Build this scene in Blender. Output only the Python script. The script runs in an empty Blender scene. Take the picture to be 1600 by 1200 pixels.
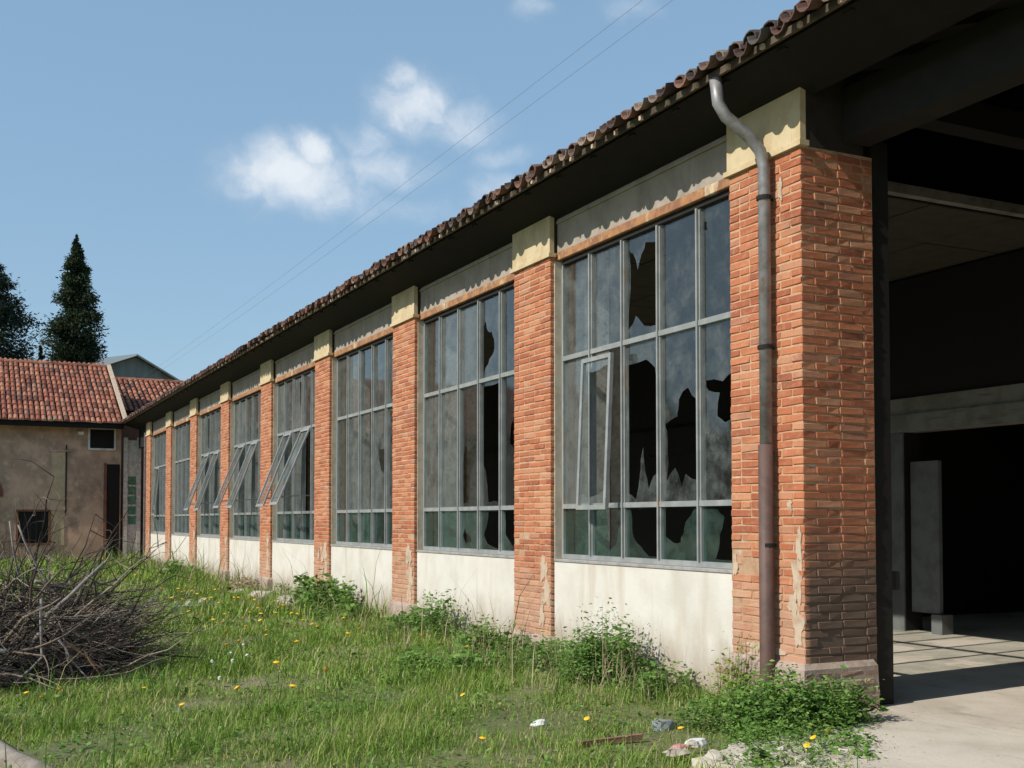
import bpy, math, random
import numpy as np
from mathutils import Vector, Matrix, Euler
from mathutils.geometry import tessellate_polygon

# ------------------------------------------------------------------ camera, sky, sun, exposure
scene = bpy.context.scene
R = math.radians
cam_d = bpy.data.cameras.new('camera'); cam = bpy.data.objects.new('camera', cam_d)
scene.collection.objects.link(cam); scene.camera = cam
cam.location = (-5.922, -6.84, 1.5)
cam.rotation_euler = (R(92.0), 0, R(-26.289))
cam_d.sensor_width = 36; cam_d.lens = 39.375; cam_d.shift_y = 0.09493
cam_d.clip_start = 0.1; cam_d.clip_end = 3000

SUN_EL, SUN_PHI = R(37.3), R(83.0)          # light travels towards +X and a little +Y
world = bpy.data.worlds.new('World'); scene.world = world; world.use_nodes = True
wt = world.node_tree; wt.nodes.clear()
def wn(t, **k):
    n = wt.nodes.new(t)
    for a, v in k.items(): setattr(n, a, v)
    return n
def wmath(op, a, b=None, clamp=False):
    n = wn('ShaderNodeMath', operation=op, use_clamp=clamp)
    for i, v in enumerate((a, b)):
        if v is None: continue
        if isinstance(v, (int, float)): n.inputs[i].default_value = v
        else: wt.links.new(v, n.inputs[i])
    return n.outputs[0]
sky = wn('ShaderNodeTexSky', sky_type='NISHITA', sun_disc=False)
sky.sun_elevation = SUN_EL; sky.sun_rotation = math.pi + SUN_PHI
sky.altitude = 120; sky.air_density = 1.15; sky.dust_density = .9; sky.ozone_density = 1.6
# cumulus clouds, laid out by direction in the sky
geo = wn('ShaderNodeTexCoord')
def wdot(v):
    n = wn('ShaderNodeVectorMath', operation='DOT_PRODUCT'); wt.links.new(geo.outputs['Generated'], n.inputs[0])
    n.inputs[1].default_value = v; return n.outputs['Value']
dc = wmath('MAXIMUM', wdot((.299, .900, .316)), 0.05)
cu = wmath('DIVIDE', wdot((.949, -.316, 0)), dc); cv = wmath('DIVIDE', wdot((-.100, -.300, .949)), dc)
comb0 = wn('ShaderNodeCombineXYZ'); wt.links.new(cu, comb0.inputs[0]); wt.links.new(cv, comb0.inputs[1])
wz = wn('ShaderNodeTexNoise'); wz.inputs['Scale'].default_value = 28; wz.inputs['Detail'].default_value = 5; wt.links.new(comb0.outputs[0], wz.inputs['Vector'])
wsep = wn('ShaderNodeSeparateColor'); wt.links.new(wz.outputs['Color'], wsep.inputs[0])
cu = wmath('ADD', cu, wmath('MULTIPLY', wmath('SUBTRACT', wsep.outputs[0], .5), .050)); cv = wmath('ADD', cv, wmath('MULTIPLY', wmath('SUBTRACT', wsep.outputs[1], .5), .034))
comb = wn('ShaderNodeCombineXYZ'); wt.links.new(cu, comb.inputs[0]); wt.links.new(cv, comb.inputs[1])
nz = wn('ShaderNodeTexNoise'); nz.inputs['Scale'].default_value = 34; nz.inputs['Detail'].default_value = 9; nz.inputs['Roughness'].default_value = .66
nz2 = wn('ShaderNodeTexNoise'); nz2.inputs['Scale'].default_value = 13; nz2.inputs['Detail'].default_value = 4
wt.links.new(comb.outputs[0], nz.inputs['Vector']); wt.links.new(comb.outputs[0], nz2.inputs['Vector'])
blobs = [(-.060,-.024,.052,.028,.98),(-.040,-.004,.020,.018,.95),(-.088,-.036,.03,.014,.55),(-.03,-.038,.05,.022,.55),(.046,.036,.036,.028,.80),
         (.034,.056,.018,.016,.66),(.080,.022,.042,.020,.58),(.008,.006,.024,.018,.55),(.024,-.018,.045,.018,.50),(.124,-.002,.03,.012,.38),
         (.122,-.034,.028,.020,.48),(.146,.120,.020,.012,.34),(.222,.122,.030,.014,.36),(.02,-.05,.09,.014,.30)]
tot = None
for (u, v, ru, rv, s) in blobs:
    du = wmath('DIVIDE', wmath('SUBTRACT', cu, u), ru); dv = wmath('DIVIDE', wmath('SUBTRACT', cv, v), rv)
    r2 = wmath('ADD', wmath('MULTIPLY', du, du), wmath('MULTIPLY', dv, dv))
    g = wmath('MULTIPLY', wmath('POWER', 2.718, wmath('MULTIPLY', r2, -1.0)), s)
    tot = g if tot is None else wmath('MAXIMUM', tot, g)
tot = wmath('ADD', tot, wmath('MULTIPLY', wmath('SUBTRACT', nz.outputs['Fac'], .5), wmath('MULTIPLY', wmath('MINIMUM', tot, .5), 1.7)))
tot = wmath('ADD', tot, wmath('MULTIPLY', wmath('SUBTRACT', nz2.outputs['Fac'], .5), wmath('MINIMUM', tot, .35)))
ramp = wn('ShaderNodeMapRange', interpolation_type='SMOOTHSTEP'); wt.links.new(tot, ramp.inputs['Value'])
ramp.inputs['From Min'].default_value = .05; ramp.inputs['From Max'].default_value = 1.05; ramp.inputs['To Max'].default_value = .85
haze_mix = wn('ShaderNodeMix', data_type='RGBA'); haze_mix.inputs['Factor'].default_value = .48
haze_mix.inputs['B'].default_value = (2.8, 4.75, 6.75, 1)
wt.links.new(sky.outputs[0], haze_mix.inputs['A'])
cm = wn('ShaderNodeMix', data_type='RGBA'); wt.links.new(ramp.outputs[0], cm.inputs['Factor'])
wt.links.new(haze_mix.outputs['Result'], cm.inputs['A']); cm.inputs['B'].default_value = (7.6, 7.9, 8.2, 1)
bg = wn('ShaderNodeBackground'); bg.inputs['Strength'].default_value = .12
wt.links.new(cm.outputs['Result'], bg.inputs['Color'])
wo = wn('ShaderNodeOutputWorld'); wt.links.new(bg.outputs[0], wo.inputs['Surface'])

sun_d = bpy.data.lights.new('sun', 'SUN'); sun = bpy.data.objects.new('sun', sun_d); scene.collection.objects.link(sun)
sun_d.energy = 4.6; sun_d.angle = R(.5); sun_d.color = (1, .94, .85)
sdir = Vector((math.cos(SUN_EL)*math.sin(SUN_PHI), math.cos(SUN_EL)*math.cos(SUN_PHI), -math.sin(SUN_EL)))
sun.rotation_euler = sdir.to_track_quat('-Z', 'Y').to_euler(); sun.location = (-30, -10, 30)
scene.view_settings.view_transform = 'Standard'; scene.view_settings.look = 'None'
scene.view_settings.exposure = 0; scene.view_settings.gamma = 1
scene.render.engine = 'CYCLES'
scene.cycles.max_bounces = 6; scene.cycles.transparent_max_bounces = 16

# ------------------------------------------------------------------ helpers
rnd = random.Random(7); npr = np.random.default_rng(11)
COL = scene.collection
class MB:
    def __init__(s): s.v = []; s.f = []
    def add(s, verts, faces):
        o = len(s.v); s.v += [tuple(p) for p in verts]; s.f += [tuple(i+o for i in q) for q in faces]
    def box(s, x0, x1, y0, y1, z0, z1, j=0.0):
        c = [(x, y, z) for z in (z0, z1) for y in (y0, y1) for x in (x0, x1)]
        if j: c = [(a+rnd.uniform(-j, j), b+rnd.uniform(-j, j), d+rnd.uniform(-j, j)) for a, b, d in c]
        s.add(c, [(0,2,3,1),(4,5,7,6),(0,1,5,4),(2,6,7,3),(0,4,6,2),(1,3,7,5)])
    def cbox(s, x0, x1, y0, y1, z0, z1, c=.006, j=0.0):        # box with chamfered edges (24 verts)
        vs = []; idx = {}
        for a in (0, 1):
            for b in (0, 1):
                for d in (0, 1):
                    X = (x0, x1)[a]; Y = (y0, y1)[b]; Z = (z0, z1)[d]
                    ix = X+(c if a == 0 else -c); iy = Y+(c if b == 0 else -c); iz = Z+(c if d == 0 else -c)
                    jx, jy, jz = (rnd.uniform(-j, j) for _ in range(3))
                    for k, p in (('x', (X, iy, iz)), ('y', (ix, Y, iz)), ('z', (ix, iy, Z))):
                        idx[(a, b, d, k)] = len(vs); vs.append((p[0]+jx, p[1]+jy, p[2]+jz))
        I = idx; fs = []
        for a in (0, 1):
            q = [I[(a,0,0,'x')], I[(a,1,0,'x')], I[(a,1,1,'x')], I[(a,0,1,'x')]]; fs.append(q if a else q[::-1])
            q = [I[(0,a,0,'y')], I[(1,a,0,'y')], I[(1,a,1,'y')], I[(0,a,1,'y')]]; fs.append(q[::-1] if a else q)
            q = [I[(0,0,a,'z')], I[(1,0,a,'z')], I[(1,1,a,'z')], I[(0,1,a,'z')]]; fs.append(q if a else q[::-1])
        for a in (0, 1):
            for b in (0, 1):
                fs.append([I[(a,b,0,'x')], I[(a,b,0,'y')], I[(a,b,1,'y')], I[(a,b,1,'x')]])
                fs.append([I[(a,0,b,'x')], I[(a,1,b,'x')], I[(a,1,b,'z')], I[(a,0,b,'z')]])
                fs.append([I[(0,a,b,'y')], I[(0,a,b,'z')], I[(1,a,b,'z')], I[(1,a,b,'y')]])
                for d in (0, 1): fs.append([I[(a,b,d,'x')], I[(a,b,d,'y')], I[(a,b,d,'z')]])
        s.add(vs, fs)
    def tube(s, pts, rads, n=8, cap=True):
        pts = [Vector(p) for p in pts]; m = len(pts); vs = []; fs = []
        if isinstance(rads, (int, float)): rads = [rads]*m
        ref = Vector((0, 0, 1)); d0 = (pts[1]-pts[0]).normalized()
        if abs(d0.z) > .9: ref = Vector((1, 0, 0))
        for i, p in enumerate(pts):
            d = (pts[min(i+1, m-1)]-pts[max(i-1, 0)]).normalized()
            a = d.cross(ref)
            a = a.normalized() if a.length > 1e-4 else Vector((1, 0, 0)); b = a.cross(d)
            for k in range(n):
                t = 2*math.pi*k/n; vs.append(p+(a*math.cos(t)+b*math.sin(t))*rads[i])
        for i in range(m-1):
            for k in range(n):
                k2 = (k+1) % n; fs.append((i*n+k, i*n+k2, (i+1)*n+k2, (i+1)*n+k))
        if cap: fs.append(tuple(range(n-1, -1, -1))); fs.append(tuple((m-1)*n+k for k in range(n)))
        s.add(vs, fs)
    def build(s, name, mat, parent=None, smooth=False, loc=None):
        me = bpy.data.meshes.new(name); me.from_pydata(s.v, [], s.f); me.update()
        return link(name, me, mat, parent, smooth, loc)
def link(name, me, mat, parent=None, smooth=False, loc=None):
    if mat is not None and not me.materials: me.materials.append(mat)
    if smooth: me.polygons.foreach_set('use_smooth', [True]*len(me.polygons))
    o = bpy.data.objects.new(name, me); COL.objects.link(o)
    if parent: o.parent = parent
    if loc is not None: o.location = loc
    return o
def np_mesh(name, verts, *faces):
    me = bpy.data.meshes.new(name); verts = np.asarray(verts, np.float32).reshape(-1, 3)
    me.vertices.add(len(verts)); me.vertices.foreach_set('co', verts.ravel())
    tot = np.concatenate([np.full(len(f), f.shape[1]) for f in faces]).astype(np.int32)
    loops = np.concatenate([f.ravel() for f in faces]).astype(np.int32)
    me.loops.add(len(loops)); me.loops.foreach_set('vertex_index', loops)
    me.polygons.add(len(tot)); st = np.concatenate([[0], np.cumsum(tot)[:-1]]).astype(np.int32)
    me.polygons.foreach_set('loop_start', st); me.polygons.foreach_set('loop_total', tot)
    me.update(calc_edges=True); me.validate(); return me
def tag(o, label=None, cat=None, group=None, kind=None):
    if label: o['label'] = label
    if cat: o['category'] = cat
    if group: o['group'] = group
    if kind: o['kind'] = kind
    return o
def empty(name, loc=(0, 0, 0)):
    o = bpy.data.objects.new(name, None); o.empty_display_size = .3; COL.objects.link(o); o.location = loc; return o
def box1(name, mat, parent, *b, c=0, j=0):
    m = MB(); m.cbox(*b, c=c, j=j) if c else m.box(*b, j=j); return m.build(name, mat, parent)
def hsh(x, y, s=0.0):
    return math.sin(x*1.7+s)*math.cos(y*1.3+s*1.7)+.5*math.sin(x*3.9+y*2.7+s*2.1)+.3*math.cos(x*7.3-y*6.1+s)
def gz(x, y):                                                  # ground height of the yard
    return -.03+.022*hsh(x*.55, y*.55, .4)-.012
def gznp(x, y):
    X, Y = x*.55, y*.55; s = .4
    return -.042+.022*(np.sin(X*1.7+s)*np.cos(Y*1.3+s*1.7)+.5*np.sin(X*3.9+Y*2.7+s*2.1)+.3*np.cos(X*7.3-Y*6.1+s))

# ------------------------------------------------------------------ materials
def new_mat(name):
    m = bpy.data.materials.new(name); m.use_nodes = True; nt = m.node_tree; nt.nodes.clear()
    out = nt.nodes.new('ShaderNodeOutputMaterial'); b = nt.nodes.new('ShaderNodeBsdfPrincipled')
    nt.links.new(b.outputs[0], out.inputs[0]); return m, nt, b, out
def setv(nt, sock, v):
    if hasattr(v, 'links') or hasattr(v, 'is_linked'): nt.links.new(v, sock)
    else: sock.default_value = v
def noise(nt, scale, detail=4, rough=.55, vec=None, stretch=None, coord='Object'):
    n = nt.nodes.new('ShaderNodeTexNoise'); n.inputs['Scale'].default_value = scale
    n.inputs['Detail'].default_value = detail; n.inputs['Roughness'].default_value = rough
    g = nt.nodes.new('ShaderNodeNewGeometry') if coord == 'World' else nt.nodes.new('ShaderNodeTexCoord')
    src = g.outputs['Position'] if coord == 'World' else g.outputs['Object']
    if stretch:
        mp = nt.nodes.new('ShaderNodeMapping'); mp.inputs['Scale'].default_value = stretch
        nt.links.new(src, mp.inputs['Vector']); src = mp.outputs[0]
    nt.links.new(src, n.inputs['Vector']); return n.outputs['Fac']
def ramp(nt, fac, lo, hi, to0=0., to1=1.):
    n = nt.nodes.new('ShaderNodeMapRange'); n.interpolation_type = 'SMOOTHSTEP'; nt.links.new(fac, n.inputs['Value'])
    n.inputs['From Min'].default_value = lo; n.inputs['From Max'].default_value = hi
    n.inputs['To Min'].default_value = to0; n.inputs['To Max'].default_value = to1; return n.outputs[0]
def mix(nt, fac, a, b, mode='MIX'):
    n = nt.nodes.new('ShaderNodeMix'); n.data_type = 'RGBA'; n.blend_type = mode
    setv(nt, n.inputs['Factor'], fac)
    for k, v in (('A', a), ('B', b)):
        if isinstance(v, tuple): n.inputs[k].default_value = v if len(v) == 4 else (*v, 1)
        else: nt.links.new(v, n.inputs[k])
    return n.outputs['Result']
def math_(nt, op, a, b):
    n = nt.nodes.new('ShaderNodeMath'); n.operation = op
    setv(nt, n.inputs[0], a); setv(nt, n.inputs[1], b); return n.outputs[0]
def bump(nt, b, fac, strength=.4, dist=.01):
    n = nt.nodes.new('ShaderNodeBump'); n.inputs['Strength'].default_value = strength; n.inputs['Distance'].default_value = dist
    nt.links.new(fac, n.inputs['Height']); nt.links.new(n.outputs[0], b.inputs['Normal'])
def rand_piece(nt):                                            # one value per object plus one per loose piece
    o = nt.nodes.new('ShaderNodeObjectInfo').outputs['Random']; g = nt.nodes.new('ShaderNodeNewGeometry').outputs['Random Per Island']
    return math_(nt, 'FRACT', math_(nt, 'ADD', o, g), 0)
def cramp(nt, fac, stops):
    n = nt.nodes.new('ShaderNodeValToRGB'); nt.links.new(fac, n.inputs[0]); e = n.color_ramp.elements
    while len(e) < len(stops): e.new(.5)
    for q, (p, c) in zip(e, stops): q.position = p; q.color = (*c, 1)
    return n.outputs[0]
def simple(name, col, rough=.8, col2=None, scale=6, lo=.4, hi=.65, bscale=None, bstr=.3, metal=0, stretch=None, detail=5, coord='Object', layers=()):
    m, nt, b, out = new_mat(name); c = (*col, 1)
    if col2:
        c = mix(nt, ramp(nt, noise(nt, scale, detail, .6, stretch=stretch, coord=coord), lo, hi), col, col2)
    for (cc, sc, l, h, st, amt) in layers:
        f = ramp(nt, noise(nt, sc, 5, .6, stretch=st, coord=coord), l, h, 0, amt); c = mix(nt, f, c, cc)
    setv(nt, b.inputs['Base Color'], c); b.inputs['Roughness'].default_value = rough; b.inputs['Metallic'].default_value = metal
    if bscale: bump(nt, b, noise(nt, bscale, 6, .65, coord=coord), bstr)
    return m
def brick_mat(name, stops, dirt=(.10, .08, .065), dirt_amt=.45, low_dirt=.0):
    m, nt, b, out = new_mat(name)
    c = cramp(nt, rand_piece(nt), stops)
    c = mix(nt, ramp(nt, noise(nt, 16, 6, .7, coord='World'), .48, .74, 0, .40), c, (.56, .40, .27))
    c = mix(nt, ramp(nt, noise(nt, 34, 4, .6, coord='World'), .54, .72, 0, .4), c, (.22, .085, .045))
    c = mix(nt, ramp(nt, noise(nt, 2.2, 5, .62, coord='World'), .50, .72, 0, dirt_amt), c, dirt)
    if low_dirt:                                               # splash dirt and grime at the foot of the pier
        g = nt.nodes.new('ShaderNodeSeparateXYZ'); p = nt.nodes.new('ShaderNodeNewGeometry'); nt.links.new(p.outputs['Position'], g.inputs[0])
        h = math_(nt, 'ADD', g.outputs['Z'], math_(nt, 'MULTIPLY', noise(nt, 1.8, 5, .6, coord='World'), 1.4))
        hx = ramp(nt, g.outputs['X'], .02, .07)
        c = mix(nt, math_(nt, 'MULTIPLY', ramp(nt, h, 2.6, 1.5, 0, low_dirt), hx), c, (.115, .088, .066))
        c = mix(nt, math_(nt, 'MULTIPLY', ramp(nt, math_(nt, 'ADD', g.outputs['Z'], math_(nt, 'MULTIPLY', noise(nt, 3.2, 5, .65, coord='World'), 1.6)), 2.1, 1.2, 0, .55), math_(nt, 'SUBTRACT', 1.0, hx)), c, (.52, .36, .255))
        c = mix(nt, ramp(nt, noise(nt, 7, 6, .7, coord='World'), .60, .72, 0, .5), c, (.20, .12, .085))
    setv(nt, b.inputs['Base Color'], c); b.inputs['Roughness'].default_value = .9
    bump(nt, b, noise(nt, 60, 5, .7, coord='World'), .5, .008); return m
M = {}
BS = [(0, (.33, .095, .045)), (.2, (.40, .125, .055)), (.5, (.46, .155, .068)), (.75, (.50, .185, .085)), (.9, (.52, .25, .135)), (1, (.38, .15, .09))]
M['brick'] = brick_mat('brick', BS, dirt_amt=.30, low_dirt=.9)
def mortar_mat():
    m, nt, b, out = new_mat('mortar')
    c = mix(nt, ramp(nt, noise(nt, 9, 6, .6, coord='World'), .42, .66), (.54, .345, .21), (.43, .235, .13))
    c = mix(nt, ramp(nt, noise(nt, 4.5, 5, .65, coord='World'), .55, .70, 0, .8), c, (.66, .54, .40))
    g = nt.nodes.new('ShaderNodeSeparateXYZ'); p = nt.nodes.new('ShaderNodeNewGeometry'); nt.links.new(p.outputs['Position'], g.inputs[0])
    h = math_(nt, 'ADD', g.outputs['Z'], math_(nt, 'MULTIPLY', noise(nt, 1.8, 5, .6, coord='World'), 1.4))
    c = mix(nt, math_(nt, 'MULTIPLY', ramp(nt, h, 2.7, 1.5, 0, .92), ramp(nt, g.outputs['X'], .01, .03, .25, 1)), c, (.11, .086, .066))
    setv(nt, b.inputs['Base Color'], c); b.inputs['Roughness'].default_value = .95
    bump(nt, b, noise(nt, 70, 5, .7, coord='World'), .5, .008); return m
M['mortar'] = mortar_mat()
M['render_base'] = simple('render_base', (.40, .31, .25), .95, (.30, .22, .17), 5, .4, .65, 40, .6, coord='World', layers=[((.45, .42, .38), 14, .5, .7, None, .6)])
M['plaster_patch'] = simple('plaster_patch', (.53, .42, .31), .95, (.42, .30, .205), 8, .4, .7, 50, .4, coord='World')
def lowwall():
    m, nt, b, out = new_mat('low_wall_plaster')
    c = mix(nt, ramp(nt, noise(nt, 2.5, 6, .6, coord='World'), .35, .7), (.67, .64, .58), (.60, .56, .485))
    c = mix(nt, ramp(nt, noise(nt, 2.2, 5, .55, stretch=(1, 1.6, .22), coord='World'), .52, .72, 0, .55), c, (.47, .39, .29))
    g = nt.nodes.new('ShaderNodeSeparateXYZ'); p = nt.nodes.new('ShaderNodeNewGeometry'); nt.links.new(p.outputs['Position'], g.inputs[0])
    h = math_(nt, 'ADD', g.outputs['Z'], math_(nt, 'MULTIPLY', noise(nt, 2.6, 6, .65, stretch=(1, 1.4, .6), coord='World'), .75))
    c = mix(nt, ramp(nt, noise(nt, .9, 6, .65, coord='World'), .5, .72, 0, .35), c, (.47, .45, .41))
    c = mix(nt, ramp(nt, h, 1.0, .36, 0, .9), c, (.34, .275, .205))
    setv(nt, b.inputs['Base Color'], c); b.inputs['Roughness'].default_value = .92
    bump(nt, b, noise(nt, 30, 6, .65, coord='World'), .3, .008); return m
M['low_wall'] = lowwall()
M['jamb'] = simple('jamb', (.56, .49, .38), .92, (.44, .37, .28), 6, .4, .65, 40, .3, coord='World')
M['spandrel'] = simple('spandrel', (.40, .345, .285), .95, (.31, .265, .215), 3, .35, .7, 45, .4, coord='World', layers=[((.24, .20, .165), 5, .52, .72, (1, 1.5, .3), .6)])
M['capital'] = simple('capital', (.60, .49, .31), .92, (.50, .39, .22), 4, .4, .65, 40, .3, coord='World', layers=[((.42, .33, .2), 7, .56, .72, (1, 2, .4), .6)])
M['lintel'] = simple('rusty_lintel', (.40, .20, .09), .85, (.26, .125, .07), 7, .4, .62, 60, .3, coord='World', layers=[((.66, .56, .38), 1.6, .56, .68, (1, 1.8, .8), .9), ((.58, .33, .12), 11, .55, .7, None, .7)])
M['frame'] = simple('frame_paint', (.235, .25, .245), .6, (.30, .31, .30), 6, .4, .65, 80, .15, coord='World', layers=[((.30, .20, .11), 9, .6, .72, (1, 1, .3), .8)])
M['sill'] = simple('sill', (.34, .33, .31), .8, (.25, .24, .22), 9, .4, .65, coord='World')
def glass(name, tint=(.96, .985, .975), dust=(.25, .275, .265), d0=.05, d1=.36):
    m, nt, b, out = new_mat(name); nt.nodes.remove(b)
    tr = nt.nodes.new('ShaderNodeBsdfTransparent'); tr.inputs[0].default_value = (*tint, 1)
    gl = nt.nodes.new('ShaderNodeBsdfGlossy'); gl.inputs['Roughness'].default_value = .05; gl.inputs['Color'].default_value = (.93, .96, .97, 1)
    fr = nt.nodes.new('ShaderNodeFresnel'); fr.inputs['IOR'].default_value = 1.62
    gm = nt.nodes.new('ShaderNodeNewGeometry')
    front = math_(nt, 'SUBTRACT', 1.0, gm.outputs['Backfacing'])
    f2 = math_(nt, 'MULTIPLY', math_(nt, 'MINIMUM', math_(nt, 'MULTIPLY', fr.outputs[0], 1.35), .9), front)
    bm = nt.nodes.new('ShaderNodeBump'); bm.inputs['Strength'].default_value = .10; bm.inputs['Distance'].default_value = .02
    nt.links.new(noise(nt, 1.6, 2, .5, coord='World'), bm.inputs['Height'])
    nt.links.new(bm.outputs[0], gl.inputs['Normal'])
    m1 = nt.nodes.new('ShaderNodeMixShader'); nt.links.new(f2, m1.inputs[0]); nt.links.new(tr.outputs[0], m1.inputs[1]); nt.links.new(gl.outputs[0], m1.inputs[2])
    di = nt.nodes.new('ShaderNodeBsdfDiffuse'); di.inputs[0].default_value = (*dust, 1)
    n = noise(nt, 4.5, 7, .7, coord='World'); rr = nt.nodes.new('ShaderNodeObjectInfo').outputs['Random']
    n = math_(nt, 'ADD', n, math_(nt, 'MULTIPLY', math_(nt, 'SUBTRACT', rr, .5), .35))
    fac = ramp(nt, n, .36, .78, d0, d1)
    spk = ramp(nt, noise(nt, 48, 2, .5, coord='World'), .70, .76, 0, .5)
    fac = math_(nt, 'MULTIPLY', math_(nt, 'MAXIMUM', fac, spk), front)
    m2 = nt.nodes.new('ShaderNodeMixShader'); nt.links.new(fac, m2.inputs[0]); nt.links.new(m1.outputs[0], m2.inputs[1]); nt.links.new(di.outputs[0], m2.inputs[2])
    nt.links.new(m2.outputs[0], out.inputs[0]); return m
M['glass'] = glass('dusty_glass')
M['glass_low'] = glass('green_reflect_glass', (.66, .86, .79), (.13, .21, .18), .08, .30)  # own green for the porch panes; reflected grass painted into bottom window rows
M['pipe_zinc'] = simple('pipe_zinc', (.30, .30, .30), .5, (.20, .19, .19), 8, .4, .65, metal=.3, coord='World', layers=[((.20, .11, .07), 10, .55, .7, None, .6)])
M['pipe_rust'] = simple('pipe_rust', (.12, .07, .055), .65, (.085, .05, .04), 8, .4, .65, coord='World')
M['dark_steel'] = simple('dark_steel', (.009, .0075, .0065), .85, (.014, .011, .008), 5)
M['eave_shade'] = simple('eave_shade_render', (.030, .022, .017), .95, (.020, .015, .011), 5, coord='World')  # near-black render: eave shade put into the colour
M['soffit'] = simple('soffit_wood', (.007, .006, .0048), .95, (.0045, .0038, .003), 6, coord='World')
M['fascia'] = simple('fascia_wood', (.10, .075, .05), .9, (.045, .034, .024), 3, .4, .65, coord='World', layers=[((.45, .40, .30), 4, .63, .72, None, .7)])
TS = [(0, (.045, .032, .027)), (.3, (.10, .052, .04)), (.55, (.16, .078, .053)), (.78, (.26, .13, .085)), (.9, (.085, .075, .066)), (1, (.34, .24, .18))]
def tile_mat(name, stops, lich=.4):
    m, nt, b, out = new_mat(name); c = cramp(nt, rand_piece(nt), stops)
    c = mix(nt, ramp(nt, noise(nt, 14, 5, .65, coord='World'), .5, .72, 0, lich), c, (.10, .095, .08))
    setv(nt, b.inputs['Base Color'], c); b.inputs['Roughness'].default_value = .95
    bump(nt, b, noise(nt, 50, 4, .6, coord='World'), .4, .008); return m
M['tile'] = tile_mat('roof_tile', TS, .55)
M['tile_far'] = tile_mat('far_tile', [(0, (.11, .045, .03)), (.3, (.24, .075, .042)), (.6, (.33, .11, .06)), (.85, (.40, .17, .095)), (1, (.22, .13, .09))], .5)
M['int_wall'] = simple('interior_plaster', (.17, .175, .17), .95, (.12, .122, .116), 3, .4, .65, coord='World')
M['int_beam'] = simple('interior_beam', (.24, .24, .215), .95, (.18, .175, .15), 4, .4, .65, coord='World', layers=[((.09, .06, .04), 5, .55, .7, (1, .3, 3), .7)])
M['ceiling'] = simple('ceiling_panel', (.06, .055, .04), .95, (.045, .042, .03), 4, .4, .65, coord='World')
M['white_plaster'] = simple('white_plaster', (.70, .67, .61), .95, (.50, .47, .42), 9, .4, .65, 40, .5, coord='World', layers=[((.25, .21, .17), 16, .56, .68, None, .7)])
M['concrete'] = simple('concrete', (.62, .555, .46), .95, (.50, .44, .355), 1.3, .35, .68, 28, .5, coord='World', layers=[((.58, .54, .48), 9, .58, .7, None, .6), ((.26, .22, .17), 2.6, .56, .72, (1, .4, 1), .55), ((.20, .17, .13), 11, .62, .70, None, .5)])
M['rubble'] = simple('rubble', (.50, .45, .38), .95, (.33, .28, .22), 8, .4, .65, 30, .5, coord='World')
M['far_wall'] = simple('far_wall', (.60, .40, .285), .95, (.40, .265, .19), 1.1, .36, .66, 20, .6, coord='World', layers=[((.68, .53, .39), 3.3, .54, .7, None, .6), ((.20, .145, .11), 1.7, .50, .68, None, .55), ((.26, .19, .145), 3.1, .55, .72, (1, 1, .5), .6)])
M['far_patch'] = simple('far_patch', (.55, .43, .27), .95, (.44, .33, .21), 3, .4, .65, coord='World')
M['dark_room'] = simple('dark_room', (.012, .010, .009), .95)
M['white_frame'] = simple('white_frame', (.70, .70, .68), .7, (.55, .53, .5), 5, coord='World')
M['rust_brick'] = simple('rust_brick', (.24, .095, .05), .95, (.15, .07, .05), 3, .4, .65, 30, .5, coord='World')
M['barn_wall'] = simple('barn_wall', (.24, .26, .23), .9, (.18, .20, .18), .9, .4, .65, coord='World', stretch=(3, 1, .2))
M['barn_roof'] = simple('barn_roof', (.80, .84, .84), .6)
M['bark'] = simple('bark', (.105, .075, .055), .95, (.06, .045, .035), 9, .4, .65, 40, .6)
M['bark_grey'] = simple('bark_grey', (.27, .245, .22), .9, (.17, .145, .125), 11, .4, .65, 60, .5, coord='World')
M['bark_log'] = simple('bark_log', (.30, .255, .21), .9, (.20, .165, .13), 7, .4, .65, 60, .6, coord='World')
M['bark_orange'] = simple('bark_orange', (.28, .15, .09), .9, (.19, .11, .07), 11, .4, .65, coord='World')
def twig_mat():
    m, nt, b, out = new_mat('twig'); g = nt.nodes.new('ShaderNodeNewGeometry').outputs['Random Per Island']
    c = cramp(nt, g, [(0, (.014, .010, .008)), (.4, (.03, .021, .016)), (.65, (.085, .06, .045)), (.85, (.19, .145, .11)), (1, (.34, .27, .215))])
    setv(nt, b.inputs['Base Color'], c); b.inputs['Roughness'].default_value = .95; return m
M['twig'] = twig_mat(); M['pile_shade'] = simple('pile_shade_mound', (.018, .013, .010), 1, (.03, .022, .016), 12, .4, .65, 25, .8)  # second material: shade beneath the brush pile painted as near-black
M['cable'] = simple('cable', (.16, .19, .23), .7)
M['red'] = simple('red_plastic', (.45, .04, .05), .6); M['white'] = simple('white_litter', (.75, .75, .74), .7)
M['pink'] = simple('pink_litter', (.62, .25, .27), .7); M['greylit'] = simple('grey_litter', (.28, .29, .33), .6)
M['yellow'] = simple('dandelion_yellow', (.80, .50, .02), .8, (.75, .40, .01), 60)
M['seed'] = simple('seed_white', (.68, .68, .62), .95)
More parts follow.
